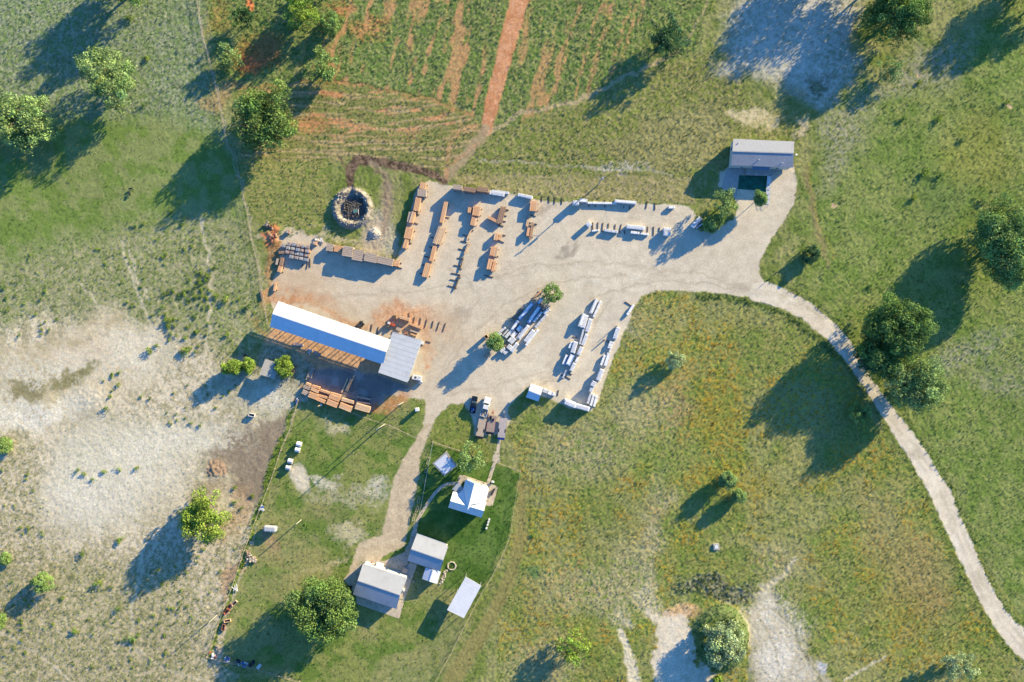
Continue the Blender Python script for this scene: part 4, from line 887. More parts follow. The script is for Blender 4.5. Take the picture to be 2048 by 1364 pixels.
def wrapped(reg,x0,y0,x1,y1,wz,h,kind,label,group,z0=.15,rounded=.06):
    s=ZR[reg][2]; zt=z0+h; a=W(reg,x0,y0,zt); b=W(reg,x1,y1,zt); c=(a+b)/2; a.z=b.z=0; L=(b-a).length; w=wz/s*SC
    m0,cn=WR[kind]; root=thing('wrapped_bundle',(c.x,c.y,0),label,'wrapped bundle',group,math.atan2(b.y-a.y,b.x-a.x))
    mb=MB().box((0,0,z0+h/2),L/2,w/2,h/2,taper=.97); child(mb,'wrapping',m0,root,bevel=rounded)
    ns=2 if L<4 else 3
    for i in range(ns):
        t=(i+.5)/ns-.5; child(MB().box((L*t,0,z0+h/2),.04,w/2+.012,h/2+.012),'strap',strapm if rq.random()>.5 else galv,root)
    for t in (-.35,.35): child(MB().box((L*t,0,z0/2-.003),.06,w/2+.05,z0/2-.006),'bearer',dwood,root)
    if w>.9: child(MB().box((L*.06*rq.uniform(-1,1),w*.12*rq.uniform(-1,1),z0+h+.022),L*.42,w*.3,.018,(1,.03*rq.uniform(-1,1),0)),'top_flap',wrapg if kind=='w' else wrap,root)
    return root
def row(fn,reg,items,phrase,group,frm='top'):
    for i,it in enumerate(items):
        last = i==len(items)-1
        o = ORD[i] if i<len(ORD) else 'twenty-'+ORD[i-20]
        if fn is timber:
            x0,y0,x1,y1,w,h,k,n=it; nm=TIM[k][1]
            timber(reg,x0,y0,x1,y1,w,h,k,n,f'{nm} timber stack, {o} from the {frm} {phrase}',group)
        else:
            x0,y0,x1,y1,w,h,k=it; nm=WR[k][1]
            sd=''
            if 'middle pile' in phrase: v=((x0+x1)/2-1010)*.62+((y0+y1)/2-690)*.78; sd=', west side' if v<-80 else (', east side' if v>80 else ', centre')
            if 'slanting' in phrase: v=((x0+x1)/2-440)*.9+((y0+y1)/2-500)*.43; sd=', east side' if v>0 else ', west side'
            wrapped(reg,x0,y0,x1,y1,w,h,k,f'{nm} wrapped bundle, {o} from the {frm} {phrase}{sd}',group)
row(timber,'B',[(365,82,350,152,65,1.3,'c',4),(352,150,345,234,98,1.6,'g',5),(312,245,282,395,62,1.6,'c',4),(222,398,198,512,34,1.4,'g',2),(262,400,226,522,44,1.6,'c',2),(218,570,188,695,82,1.4,'c',5),(185,700,155,800,46,1.3,'c',2)],
    'in the leftmost timber column','timber stacks in the leftmost column')
row(timber,'B',[(615,282,560,525,45,1.2,'c',3),(572,570,505,755,92,1.0,'p',5),(490,772,446,945,44,1.0,'c',3),(422,960,380,1115,70,1.0,'c',4)],
    'in the second timber column from the left','timber stacks in the second column')
row(timber,'B',[(872,350,862,410,38,1.0,'c',2),(952,340,935,445,82,1.2,'c',5),(922,460,900,550,58,1.4,'c',3),(890,590,838,708,18,.35,'p',1),(866,730,812,865,20,.5,'p',2),(800,890,760,1045,13,.3,'d',1),(765,1085,702,1255,15,.3,'d',1)],
    'in the third timber column','timber stacks in the third column')
row(timber,'B',[(1238,342,1190,530,62,1.0,'b',4),(1072,458,1195,520,30,.9,'c',2),(1165,630,1150,710,45,1.3,'c',2),(1215,648,1188,708,32,.7,'p',3),(1130,780,1108,880,50,1.4,'c',3),(1165,785,1142,890,40,1.1,'p',3),(1100,912,1075,1030,48,1.5,'c',2),(1147,938,1118,1052,34,1.1,'c',2)],
    'in the fourth timber column','timber stacks in the fourth column')
row(timber,'B',[(1577,280,1562,395,82,1.4,'c',4),(1524,428,1492,560,30,.3,'p',2),(1516,570,1500,665,30,1.2,'c',1),(1560,520,1530,700,30,.6,'b',2)],
    'in the fifth timber column','timber stacks in the fifth column')
row(timber,'B',[(688,126,785,136,52,2.8,'g',3),(802,146,935,166,48,3.0,'b',3),(948,150,1072,164,50,2.6,'b',3)],'along the top yard edge','tall stacks along the top edge','left')
row(wrapped,'B',[(1112,170,1300,196,28,.9,'y'),(1085,186,1250,214,42,1.0,'w'),(1395,212,1557,246,36,1.1,'w')],'of the low ones on the top yard edge','wrapped bundles along the top edge','left')
row(wrapped,'C',[(578,300,645,302,46,2.3,'w'),(650,272,737,280,38,1.6,'y'),(735,302,1060,308,22,.7,'w'),(1030,282,1276,302,36,1.0,'y'),(1622,350,1690,350,30,.8,'w')],'in the line below the utility pole','wrapped bundles below the pole','left')
row(wrapped,'C',[(732,518,772,556,46,1.7,'w'),(785,610,865,600,18,.6,'w'),(920,598,1072,622,28,.9,'y'),(1165,560,1367,580,42,1.1,'w'),(1208,622,1306,634,28,.9,'w'),(1315,636,1407,650,22,.6,'w'),(1570,592,1650,592,36,1.6,'w'),(1570,635,1647,642,44,1.7,'w')],
    'in the upper yard sleeper row','wrapped bundles in the upper yard row','left')
wrapped('D',338,1010,246,1112,48,1.0,'w','white boxed package under the light green yard tree','packages under the yard tree')
timber('D',366,1040,278,1112,16,.5,'b',1,'dark red beam between two white packages under the yard tree','packages under the yard tree',layers=1)
wrapped('D',382,1056,290,1124,16,.5,'w','thin white beam, outermost of the packages under the yard tree','packages under the yard tree')
row(wrapped,'G',[(600,92,530,248,36,1.0,'y'),(640,112,562,285,24,.7,'w'),(466,245,414,385,38,1.6,'y'),(492,260,452,400,42,1.0,'w'),(536,300,492,440,42,.8,'w'),(460,402,417,570,20,.8,'y'),(494,460,448,580,36,.9,'w'),(378,540,342,662,48,1.3,'w'),(336,545,308,610,28,1.0,'w'),
   (440,596,404,680,44,1.2,'w'),(342,678,290,790,52,1.5,'u'),(284,680,242,785,32,1.0,'y'),(400,708,374,760,26,.9,'w'),(366,765,326,850,36,1.1,'w'),(278,842,238,925,20,.5,'y')],'in the slanting double row','wrapped bundles of the left slanting row')
row(wrapped,'G',[(986,155,914,262,26,.7,'w'),(827,388,784,514,44,.9,'w'),(746,538,720,610,26,.8,'w'),(772,535,730,650,18,.5,'w'),(727,660,682,800,42,.9,'y'),(682,680,640,790,24,.8,'w'),(657,830,610,950,48,1.8,'w'),(576,960,550,1012,46,2.4,'w'),(550,1020,530,1070,36,2.2,'w'),
   (536,1080,500,1192,26,1.2,'y'),(566,1092,532,1215,26,1.2,'w'),(597,1105,566,1226,26,1.2,'w')],'along the lower yard\'s grassy right edge','wrapped bundles of the right edge row')
row(wrapped,'G',[(255,1152,375,1196,34,1.5,'y'),(262,1174,372,1220,42,2.6,'w'),(368,1212,522,1254,48,2.2,'w')],'in the bulging bottom corner pile','bulging bundles at the bottom corner','left')
row(wrapped,'G',[(32,1050,76,1066,40,1.6,'w'),(80,1070,124,1090,42,1.5,'y'),(128,1088,160,1102,40,1.4,'y')],'in the line of boxes beside the white hut','boxes beside the white hut','left')
# island pile
row(wrapped,'F',[(1420,262,1336,352,46,1.2,'u'),(1258,345,1040,604,56,1.3,'u'),(1362,402,1186,650,60,1.2,'u'),(1396,482,1264,634,36,.9,'w'),(1510,440,1424,506,52,1.2,'w'),(1470,520,1290,722,40,.7,'y'),(1034,612,935,760,48,1.2,'y'),(1080,700,1020,770,70,1.0,'u'),
   (845,718,690,842,34,1.5,'y'),(882,750,796,850,28,.8,'y'),(938,760,838,872,44,1.0,'w'),(1196,684,1040,890,50,1.1,'w'),(1118,742,1012,890,40,.9,'y'),(1000,790,930,860,70,.9,'y'),(780,810,700,862,30,.9,'w'),(975,870,900,950,90,1.3,'w'),
   (925,990,880,1045,76,1.2,'w'),(1270,760,1138,934,58,1.0,'w'),(1342,748,1146,996,34,1.0,'w'),(1025,958,928,1092,60,1.1,'w'),(835,1030,765,1090,50,1.0,'w'),(870,1070,815,1120,50,.9,'w')],'in the long middle pile','bundles of the long middle pile')
row(timber,'F',[(1384,162,1240,312,28,.5,'c',2),(1112,420,930,606,24,1.0,'b',2),(1405,370,1375,410,40,.7,'c',2),(1440,420,1395,455,36,.6,'p',2),(880,950,835,1000,40,.8,'c',3),(600,1110,520,1170,30,.8,'p',3)],'scattered round the long middle pile','timber of the long middle pile')
bx=thing('wooden_crate',tuple(W('F',550,858,1.0)*1),'tall open brown wooden crate west of the lower yard tree','crate'); bx.location.z=0
for s,n_ in ((1,0),(-1,0),(1,1),(-1,1)):
    c=(s*.5,0,1.15) if n_==0 else (0,s*.5,1.15); child(MB().box(c,.04 if n_==0 else .455,.54 if n_==0 else .04,1.1,(1,0,0),(0,1,0)),'side_board',cedar2,bx)
child(MB().box((0,0,.1),.45,.45,.05),'floor_board',bwood,bx); bx.rotation_euler.z=.5
# packs along the north west edge
row(timber,'A',[(800,700,870,712,78,1.6,'g',5),(882,712,966,728,70,1.4,'c',5),(968,738,1076,756,108,2.6,'g',6),(1074,778,1192,800,112,2.2,'g',6),(1196,800,1332,828,90,2.4,'g',5),(1334,830,1500,866,76,2.2,'g',4),(1508,868,1564,878,62,1.0,'c',4)],
    'in the line below the round pit','packs in the long line below the pit','left')
row(timber,'A',[(338,810,322,896,36,.8,'b',1),(290,822,276,888,26,.6,'g',1),(320,900,302,966,40,.9,'c',2),(298,760,370,756,28,.8,'b',2),(270,1072,250,1168,24,.6,'c',1),(115,1160,130,1250,26,.4,'b',2)],
    'in the shady west corner of the yard','timber in the shady west corner')
# stone pallets
pal=[]
for i in range(5):
    for j in range(4):
        pal.append((405+i*50-j*7, 668+j*43+(i*9)))
GI=[(i,j) for i in range(5) for j in range(4)]; GI.pop(3)
pal=[p for k,p in enumerate(pal) if k not in (3,)]+[(678,664),(608,742),(352,690),(392,544)]
pc=[(168,160,158),(184,176,168),(172,142,130),(150,160,180),(190,186,180)]
pms=[mat('slate_%s'%n,c,.9,.35,5.0,bump=.5) for n,c in zip(('grey','buff','red','blue','pale'),pc)]
for k,(x,y) in enumerate(pal):
    hh=rq.uniform(.9,1.3); p=W('A',x,y,hh); colr=('grey','buff','reddish','bluish','pale')[k%5]; m_=pms[k%5]
    if k>=len(pal)-4 and k<len(pal)-2: m_=cedar; colr='orange'
    pr_=thing('stone_pallet',(p.x,p.y,0),(f'pallet of {colr} stone slabs, {ORD[k-(k>3)-(k//4)*4+0] if 0 else ORD[GI[k][1]]} down in the {ORD[GI[k][0]]} pallet column from the left' if k<19 else f'pallet of {colr} stone slabs lying apart, {("right of the block","at the block lower right","left of the block top","above the block")[k-19]}'),'stone pallet','pallets of stone in the west of the yard',-.16)
    child(MB().box((-.55,0,.06),.06,.5,.055).box((.0,0,.06),.06,.5,.055).box((.55,0,.06),.06,.5,.055).box((0,0,.14),.68,.52,.02),'pallet_base',gwood,pr_)
    st_=MB(); z=.165
    while z<hh: t=rq.uniform(.09,.16); st_.box((rq.uniform(-.04,.04),rq.uniform(-.04,.04),z+t/2),rq.uniform(.52,.64),rq.uniform(.42,.5),t/2-.008,(1,rq.uniform(-.05,.05),0)); z+=t
    child(st_,'slab_stack',m_,pr_); child(MB().box((rq.uniform(-.2,.2),rq.uniform(-.15,.15),z+.02),.25,.25,.02,(1,.4,0)),'loose_slab',pms[(k+2)%5],pr_)
# racks south of the barn
for nm,items in (('upper',[(572,955,618,975,26,1.0,'c',2),(632,983,712,1005,26,1.2,'c',2),(716,1026,808,1056,24,1.0,'c',2),(822,1058,928,1086,26,1.1,'c',2),(936,1118,1062,1152,34,1.3,'p',2),(1090,1092,1236,1124,18,.8,'g',2)]),
   ('middle',[(545,986,618,1012,36,1.0,'g',3),(622,1008,702,1044,34,1.2,'c',2),(696,1078,796,1106,26,1.1,'c',2),(808,1084,916,1124,48,1.3,'c',3),(1084,1142,1230,1166,18,.7,'g',1)]),
   ('lower',[(535,1036,600,1066,50,.9,'g',3),(600,1066,690,1100,58,1.5,'c',3),(684,1112,772,1148,38,1.2,'c',2),(786,1140,896,1184,56,1.5,'c',3),(918,1176,1042,1228,60,1.6,'c',3),(1076,1186,1226,1228,64,1.9,'p',3)])):
    row(timber,'E',items,f'in the {nm} line south of the barn',f'packs of the {nm} line south of the barn','left')
row(timber,'E',[(1532,276,1636,304,34,1.3,'c',2),(1636,345,1762,392,22,.9,'c',2),(1640,412,1722,440,18,.9,'g',1),(1645,446,1706,470,18,.8,'c',2),(1000,905,936,1052,14,.35,'p',1),(1030,910,975,1030,12,.3,'p',1)],
    'around the mill building','timber around the mill building')
# ---------------------------------------------------------------- sleepers lying on the gravel
def sleepers(reg,items,phrase,group,frm='top',wz=None):
    for i,(x0,y0,x1,y1) in enumerate(items):
        a=W(reg,x0,y0,.2); b=W(reg,x1,y1,.2); a.z=b.z=0; c=(a+b)/2; L=(b-a).length
        o=MB().box(c+Vector((0,0,.1)),max(L/2,.3),.13,.10,(b-a)).build('sleeper',dwood,loc=(c.x,c.y,0),bevel=.02)
        tag(o,f'bare dark wooden sleeper, {ORD[i] if i<20 else str(i+1)} from the {frm} {phrase}','sleeper',group)
sleepers('B',[(275,420,320,434),(248,512,305,536),(200,735,235,747),(590,455,648,468),(575,488,600,506),(445,675,478,692),(425,780,455,792),(375,885,430,902),(350,976,382,988),(325,1073,360,1086)],'beside the two left timber columns','sleepers beside the left timber columns')
sleepers('B',[(790,650,840,664),(875,598,912,606),(775,718,840,735),(748,802,815,822),(735,903,795,914),(697,983,770,997),(670,1070,765,1088),(655,1138,735,1155),(630,1205,710,1226)],'in the third timber column','sleepers of the third timber column')
sleepers('B',[(1255,370,1298,384),(1235,440,1275,447),(1225,500,1265,507),(1170,545,1240,557),(1220,650,1262,660),(1180,712,1245,738),(1150,885,1182,890),(1028,1095,1126,1115)],'in the fourth timber column','sleepers of the fourth timber column')
sleepers('B',[(1515,430,1592,450),(1500,515,1542,522),(1580,530,1606,541),(75,955,128,962),(80,1008,130,1017)],'at the outer ends of the timber lines','sleepers at the ends of the timber lines')
sleepers('C',[(240,228,240,286),(318,230,318,302),(384,235,377,312),(458,245,456,318),(752,325,752,346),(822,328,822,345),(928,270,928,290),(928,330,928,352),(1133,338,1133,356),(1198,340,1197,372),(1392,285,1376,365),(1474,298,1474,380)],'along the top edge of the yard','sleepers along the top edge','left')
sleepers('C',[(795,516,795,600),(852,515,850,592),(908,520,895,620),(968,526,963,582),(1042,537,1036,596),(1108,537,1084,636),(1135,600,1147,646),(1396,562,1392,622),(1460,562,1457,660),(1524,570,1520,612)],'in the upper yard row of bundles','sleepers of the upper yard row','left')
sleepers('G',[(345,487,395,505),(262,903,320,937),(292,868,336,888),(220,893,262,910),(892,122,955,162),(695,530,735,545),(195,1048,185,1112)],'of the slanting rows in the lower yard','sleepers of the lower yard rows')
sleepers('E',[(1250,350,1236,425),(1316,378,1298,450),(1630,232,1625,275),(1686,275,1675,336),(1748,285,1737,357),(1812,300,1790,386),(1877,315,1862,385),(1940,325,1912,415),(2004,338,1975,426),(1800,522,1848,540)],'north of the mill building','sleepers north of the mill building','left')
sleepers('A',[(600,832,605,880),(605,880,592,932),(628,822,630,912),(552,876,545,912)],'below the block of stone pallets','sleepers below the stone pallets','left')
# ---------------------------------------------------------------- vehicles
def pickup(label,reg,x0,y0,x1,y1,paint,bedfill):
    """front at x0,y0, tail at x1,y1"""
    a=W(reg,x0,y0,1.2); b=W(reg,x1,y1,1.2); c=(a+b)/2; a.z=b.z=0; L=(a-b).length; s=L/5.8
    root=thing('pickup_truck',(c.x,c.y,0),label,'truck','pickup trucks parked at the yard edge',math.atan2(a.y-b.y,a.x-b.x)); root.scale=(s,s,s)
    pr_=[(2.9,.55),(2.9,1.0),(2.75,1.12),(1.35,1.22),(1.25,1.22),(-.75,1.22),(-.75,1.22),(-.75,.62),(-.75,.5)]
    body=MB()
    sec=[(2.9,.92,.5,.85),(2.8,.97,.42,1.05),(1.3,1.0,.4,1.2),(-.7,1.0,.4,1.2)]
    k=0
    for (x,hw,zb,zt) in sec: body.v+=[(x,-hw,zb),(x,hw,zb),(x,hw,zt),(x,-hw,zt)]
    for i in range(len(sec)-1):
        for j in range(4): body.f.append((i*4+j,(i+1)*4+j,(i+1)*4+(j+1)%4,i*4+(j+1)%4))
    body.f+=[(0,1,2,3),(15,14,13,12)]; child(body,'body',paint,root,bevel=.05)
    bed=MB().box((-1.8,.96,.82),1.1,.05,.4).box((-1.8,-.96,.82),1.1,.05,.4).box((-1.8,0,.55),1.1,.905,.05).box((-2.87,0,.82),.035,.905,.4); child(bed,'bed',paint,root)
    child(MB().box((-2.93,0,.82),.02,.8,.33),'tailgate',paint,root)
    cab=MB(); cab.v=[(1.25,-.93,1.2),(1.25,.93,1.2),(-.72,.93,1.2),(-.72,-.93,1.2),(.55,-.74,1.82),(.55,.74,1.82),(-.6,.74,1.84),(-.6,-.74,1.84)]
    cab.f=[(4,5,6,7),(0,1,5,4),(1,2,6,5),(2,3,7,6),(3,0,4,7)]; cb=child(cab,'cab',paint,root,bevel=.04)
    def pane(q,nm):
        m=MB(); m.poly(q); o=child(m,nm,glass,root); o.parent=cb
    pane([(1.20,-.82,1.26),(1.20,.82,1.26),(.62,.68,1.79),(.62,-.68,1.79)],'windscreen') if 0 else None
    e=.012
    for sgn in (1,-1): pane([(1.0,sgn*(.905+e),1.28),(-.6,sgn*(.905+e),1.28),(-.5,sgn*(.79+e),1.72),(.5,sgn*(.79+e),1.72)][::sgn],'side_window')
    pane([(1.15+.03,-.83,1.3),(1.15+.03,.83,1.3),(.62+.03,.72,1.78),(.62+.03,-.72,1.78)],'windscreen'); pane([(-.72-.03+.02,-.8,1.3),(-.63-.02,-.7,1.76),(-.63-.02,.7,1.76),(-.72-.03+.02,.8,1.3)],'rear_window')
    for x in (1.85,-1.85):
        for y in (-.9,.9):
            w=child(MB().tube((x,y-.13,.38),(x,y+.13,.38),.38,.38,16),'wheel',dark,root); r_=child(MB().tube((x,y-.14,.38),(x,y+.14,.38),.2,.2,12),'rim',galv,root); r_.parent=w
    for y in (-.7,.7): child(MB().box((2.91,y,.82),.02,.17,.09),'headlight',whitep,root); child(MB().box((-2.92,y*1.25,.95),.03,.05,.14),'tail_light',redp,root)
    child(MB().box((2.95,0,.5),.06,.9,.12),'bumper',galv,root); child(MB().box((1.0,0,1.15),.1,1.15,.08),'mirror',paint,root)
    cg=MB(); rr=random.Random(3)
    for i in range(7): cg.box((-1.8+rr.uniform(-.7,.7),rr.uniform(-.5,.5),.72+rr.uniform(0,.15)),rr.uniform(.15,.4),rr.uniform(.12,.3),rr.uniform(.06,.2),(1,rr.uniform(-1,1),0))
    child(cg,'cargo',bedfill,root); return root
pickup('black pickup truck parked on the grass edge, left of the white one','H',262,276,232,452,blackp,mat('blue_load',(60,110,180),.5,.2))
pickup('white pickup truck in front of the tan flatbed trailer','H',402,288,348,488,whitep,cedar2)
def trailer(label,reg,x0,y0,x1,y1,wz,deckm,framem,style):
    """x0,y0 hitch end of the deck"""
    s=ZR[reg][2]; z=.95; a=W(reg,x0,y0,z); b=W(reg,x1,y1,z); c=(a+b)/2; a.z=b.z=0; L=(a-b).length; w=wz/s*SC
    root=thing('flatbed_trailer',(c.x,c.y,0),label,'trailer','flatbed trailers behind the pickups',math.atan2(a.y-b.y,a.x-b.x))
    dk=MB(); n=9
    for i in range(n): dk.box((0,(i+.5)*w/n-w/2,.93),L/2,w/n/2-.012,.03)
    child(dk,'deck',deckm,root)
    f=MB().box((0,w/2+.04,.86),L/2,.05,.1).box((0,-w/2-.04,.86),L/2,.05,.1).box((0,.5,.78),L/2-.1,.06,.1).box((0,-.5,.78),L/2-.1,.06,.1)
    for i in range(8): f.box((-L/2+.2+i*(L-.4)/7,0,.8),.04,w/2-.02,.07)
    child(f,'frame',framem,root)
    for x in (-.5,.4):
        for y in (-w/2+.14,w/2-.14):
            wh=child(MB().tube((x-1,y-.12,.38),(x-1,y+.12,.38),.38,.38,14),'wheel',dark,root); r_=child(MB().tube((x-1,y-.13,.38),(x-1,y+.13,.38),.2,.2,10),'rim',galv,root); r_.parent=wh
    if style!='red':
        for y in (-w/2+.1,w/2-.1): child(MB().box((-1,y,.985),.55,.16,.02),'fender_plate',dark,root)
    if style=='goose': child(MB().bar((L/2,.35,.9),(L/2+1.6,.15,1.4),.12,.15).bar((L/2,-.35,.9),(L/2+1.6,-.15,1.4),.12,.15).box((L/2+1.9,0,1.5),.4,.3,.12).box((L/2+.5,0,1.0),.1,.7,.1).tube((L/2+1.9,0,.6),(L/2+1.9,0,1.4),.08),'gooseneck',framem,root)
    else: child(MB().bar((L/2,.45,.75),(L/2+1.9,0,.6),.1,.12).bar((L/2,-.45,.75),(L/2+1.9,0,.6),.1,.12).box((L/2+.9,0,.8),.25,.3,.15),'tongue',framem,root)
    child(MB().box((-L/2-.45,0,.72),.42,w/2-.03,.03,(1,0,.45),(0,1,0)),'loading_ramp',dwood if style!='goose' else bluep,root)
    return root
trailer('tan decked flatbed trailer behind the white pickup truck','H',345,505,310,695,74,tanp,steel,'plain')
t2=trailer('rusty red railed trailer in the middle of the three','H',445,478,420,650,80,mat('grey_plank',(170,150,140),.9,.2),redp,'red')
child(MB().box((1.9,.4,1.15),.55,.3,.2).box((1.4,-.5,1.1),.4,.25,.15),'tool_box',blackp,t2)
trailer('pale grey gooseneck flatbed trailer, rightmost of the three','H',562,500,538,708,74,mat('pale_plank',(190,180,180),.9,.2),steel,'goose')
# machine by the mill
gm=thing('compressor_unit',tuple(W('E',1715,895)),'white boxy engine unit with a tank beside the mill building','machine',None,-.2)
child(MB().box((0,0,1.0),1.5,.75,.75),'housing',whitep,gm,bevel=.08); child(MB().tube((.5,-1.2,.7),(2.0,-1.2,.7),.45,.45,14),'tank',galv,gm); child(MB().box((-.4,0,1.78),.3,.3,.03),'hatch',strapm,gm); child(MB().tube((.9,.3,1.7),(.9,.3,2.2),.08),'exhaust',dark,gm)
for y in (-.7,.7): child(MB().tube((-.9,y-.1,.3),(-.9,y+.1,.3),.3,.3,12),'wheel',dark,gm)
cv=thing('log_loader',tuple(W('E',1130,360)),'dark steel log loader standing at the north side of the barn','loader',None,.8)
child(MB().box((0,0,.9),1.3,.55,.5).box((-.4,0,1.7),.5,.5,.4),'body',strapm,cv); child(MB().bar((.9,0,1.2),(2.0,0,2.3),.2,.2),'boom',dark,cv); child(MB().box((-1.4,0,.8),.2,.6,.5),'counterweight',galv,cv)
for x in (-.8,.8):
    for y in (-.7,.7): child(MB().tube((x,y-.15,.45),(x,y+.15,.45),.45,.45,14),'wheel',dark,cv)
rd=thing('debarking_machine',tuple(W('E',1450,348)),'red and white saw machine standing in sawdust north of the mill','machine',None,-.3)
child(MB().box((0,0,.8),1.3,.35,.3),'bed_frame',orangep,rd); child(MB().box((-.7,.1,1.3),.35,.35,.35),'motor_box',whitep,rd); child(MB().box((.6,-.1,1.2),.3,.4,.2),'engine',redp,rd)
for x in (-1.1,1.1): child(MB().box((x,0,.25),.06,.4,.25),'leg',strapm,rd)
def pallet(label,reg,x,y,w,d,m,rz=0,z=.0,layers=3):
    p=W(reg,x,y); r=thing('pallet',(p.x,p.y,z),label,'pallet',None,rz)
    for l in range(layers):
        child(MB().box((0,-d/2+.06,.08+l*.2),w/2,.05,.05).box((0,0,.08+l*.2),w/2,.05,.05).box((0,d/2-.06,.08+l*.2),w/2,.05,.05),'stringer',m,r)
        t=MB()
        for i in range(6): t.box((-w/2+(i+.5)*w/6,0,.15+l*.2),w/14,d/2,.015)
        child(t,'top_boards',m,r)
    return r
pallet('dark slatted pallet pile standing north of the mill, left of the orange stack','E',1480,282,1.1,1.3,dwood,.2,layers=5)
pallet('grey pallet pile close to the north wall of the mill','E',1525,400,1.5,1.0,gwood,-.3,layers=4)
pallet('grey pallet pile south of the barn, left of two','E',675,640,1.1,1.1,gwood,-.4,layers=4); pallet('grey pallet pile south of the barn, right of two','E',712,658,1.1,1.1,gwood,-.4,layers=4)
pallet('weathered pallet lying on the weeds by the west fence','K',388,322,1.5,1.1,cedar2,-.15,layers=1)
br=thing('drum_group',tuple(W('E',620,622)),'','')
bpy.data.objects.remove(br)
for i,(x,y) in enumerate(((605,612),(632,622),(612,640))):
    p=W('E',x,y); r=thing('steel_drum',(p.x,p.y,0),f'bluish grey steel drum in the shade south of the barn, {ORD[i]} of three','drum','steel drums south of the barn'); child(MB().tube((0,0,0),(0,0,.9),.33,.33,16),'barrel',galv,r); child(MB().tube((0,0,.895),(0,0,.93),.335,.335,16),'lid',wrapg,r)
m=thing('pipe_pile',tuple(W('E',498,548)),'loose pile of white pipes in the grass behind the barn','pipes'); mb=MB(); rr=random.Random(4)
for i in range(6): mb=MB().tube((-1.6+rr.uniform(-.3,.3),rr.uniform(-.6,.6),.15+.1*i),(1.6,rr.uniform(-.5,.2)-.3,.15+.08*i),.09); child(mb,'pipe',whitep,m)
rl=thing('plank_fence',tuple(W('E',930,790)),'rough wooden plank fence on short posts south of the barn','fence'); a,b=W('E',825,768,1.1),W('E',1045,840,1.1)
pts_=[(670,722),(830,745),(830,768),(1045,842)]
for (x0,y0),(x1,y1) in (((670,728),(815,748)),((828,768),(1045,842))):
    a=W('E',x0,y0,1.1); b=W('E',x1,y1,1.1); MB().bar((a.x,a.y,.95),(b.x,b.y,.95),.12,.2).build('rail',gwood,rl); MB().bar((a.x,a.y,.4),(b.x,b.y,.4),.1,.15).build('rail',gwood,rl)
    for i in range(9): p=a.lerp(b,i/8); MB().box((p.x,p.y,.7),.06,.06,.7).build('post',gwood,rl)
st=thing('log_trailer',tuple(W('E',634,845)),'narrow pale flatbed cart standing in the shade south of the barn','cart',None,1.25)
child(MB().box((0,0,.7),1.7,.55,.08),'deck',gwood,st); child(MB().box((0,.6,.95),1.7,.03,.2).box((0,-.6,.95),1.7,.03,.2),'side_board',gwood,st)
for x in (-.7,.7):
    for y in (-.6,.6): child(MB().tube((x,y-.1,.32),(x,y+.1,.32),.32,.32,12),'wheel',dark,st)
ld=thing('steel_rack',tuple(W('E',455,810)),'dark rusty ladder shaped steel rack east of the yellow green tree','rack',None,1.2)
child(MB().bar((-1.8,.5,.9),(1.8,.4,.9),.12,.12).bar((-1.8,-.5,.9),(1.8,-.4,.9),.12,.12),'rail',rustm,ld); child(MB().bar((-2.6,.8,.3),(-1.6,0,.9),.1,.1).bar((-2.6,-.8,.3),(-1.6,0,.9),.1,.1),'drawbar',rustm,ld)
for x in (-1.5,-.5,.5,1.5): child(MB().box((x,0,.95),.05,.5,.05),'rung',rustm,ld); child(MB().box((x,0,.42),.05,.05,.42),'leg',rustm,ld)
bm=thing('field_gate',tuple(W('E',590,850)),'thin tubular gate left of the narrow cart south of the barn','gate'); a,b,c=W('E',530,795,1),W('E',612,805,1),W('E',575,915,1)
for u,v in ((a,b),(b,c)): MB().bar((u.x,u.y,1.0),(v.x,v.y,1.0),.09,.09).bar((u.x,u.y,.5),(v.x,v.y,.5),.07,.07).build('rail',gwood,bm)
for u in (a,b,c): MB().tube((u.x,u.y,0),(u.x,u.y,1.3),.07).build('post',gwood,bm)
# yard clutter between garages
tk=thing('box_trailer',tuple(W('J',436,492)),'small white box trailer parked at the north side of the large garage','trailer',None,-.3)
child(MB().box((0,0,1.1),1.1,.95,.75),'box',wrap,tk,bevel=.05); child(MB().box((-.1,.98,1.1),.6,.02,.6),'door',whitep,tk); 
for y in (-.9,.9): child(MB().tube((0,y-.1,.3),(0,y+.1,.3),.3,.3,12),'wheel',dark,tk)
yl=thing('yellow_implement',tuple(W('J',578,556)),'yellow farm implement between the garages','implement',None,-.35)
child(MB().box((0,0,.55),1.6,.3,.2),'main_beam',yellowp,yl); child(MB().box((0,0,.85),.5,.25,.12),'gear_box',orangep,yl)
for x in (-1.2,-.4,.4,1.2): child(MB().bar((x,.2,.5),(x,.7,.1),.1,.1),'tine',yellowp,yl)
pt=thing('deck_table',tuple(W('J',712,546)),'brown slatted wooden table beside the garage corner','table',None,-.35); t=MB()
for i in range(7): t.box((0,-.75+i*.25,.75),.85,.11,.03)
child(t,'table_top',tanp,pt)
for x in (-.75,.75):
    for y in (-.7,.7): child(MB().box((x,y,.36),.05,.05,.36),'leg',bwood,pt)
for nm,lab,x,y in (('mower','orange garden mower standing by the north wall of the large garage',340,476),('mower','red garden mower beside the brown slatted table',702,606)):
    p=W('J',x,y); r=thing(nm,(p.x,p.y,0),lab,'mower','garden mowers by the large garage',.7); child(MB().box((0,0,.35),.5,.4,.15),'deck',orangep,r,bevel=.05); child(MB().box((.2,0,.62),.22,.2,.12),'engine',strapm,r); child(MB().bar((-.4,.25,.45),(-1.1,.25,1.0),.05,.05).bar((-.4,-.25,.45),(-1.1,-.25,1.0),.05,.05),'handle',galv,r)
    for xx in (-.35,.35): child(MB().tube((xx,-.45,.15),(xx,.45,.15),.15,.15,10),'wheel',dark,r)
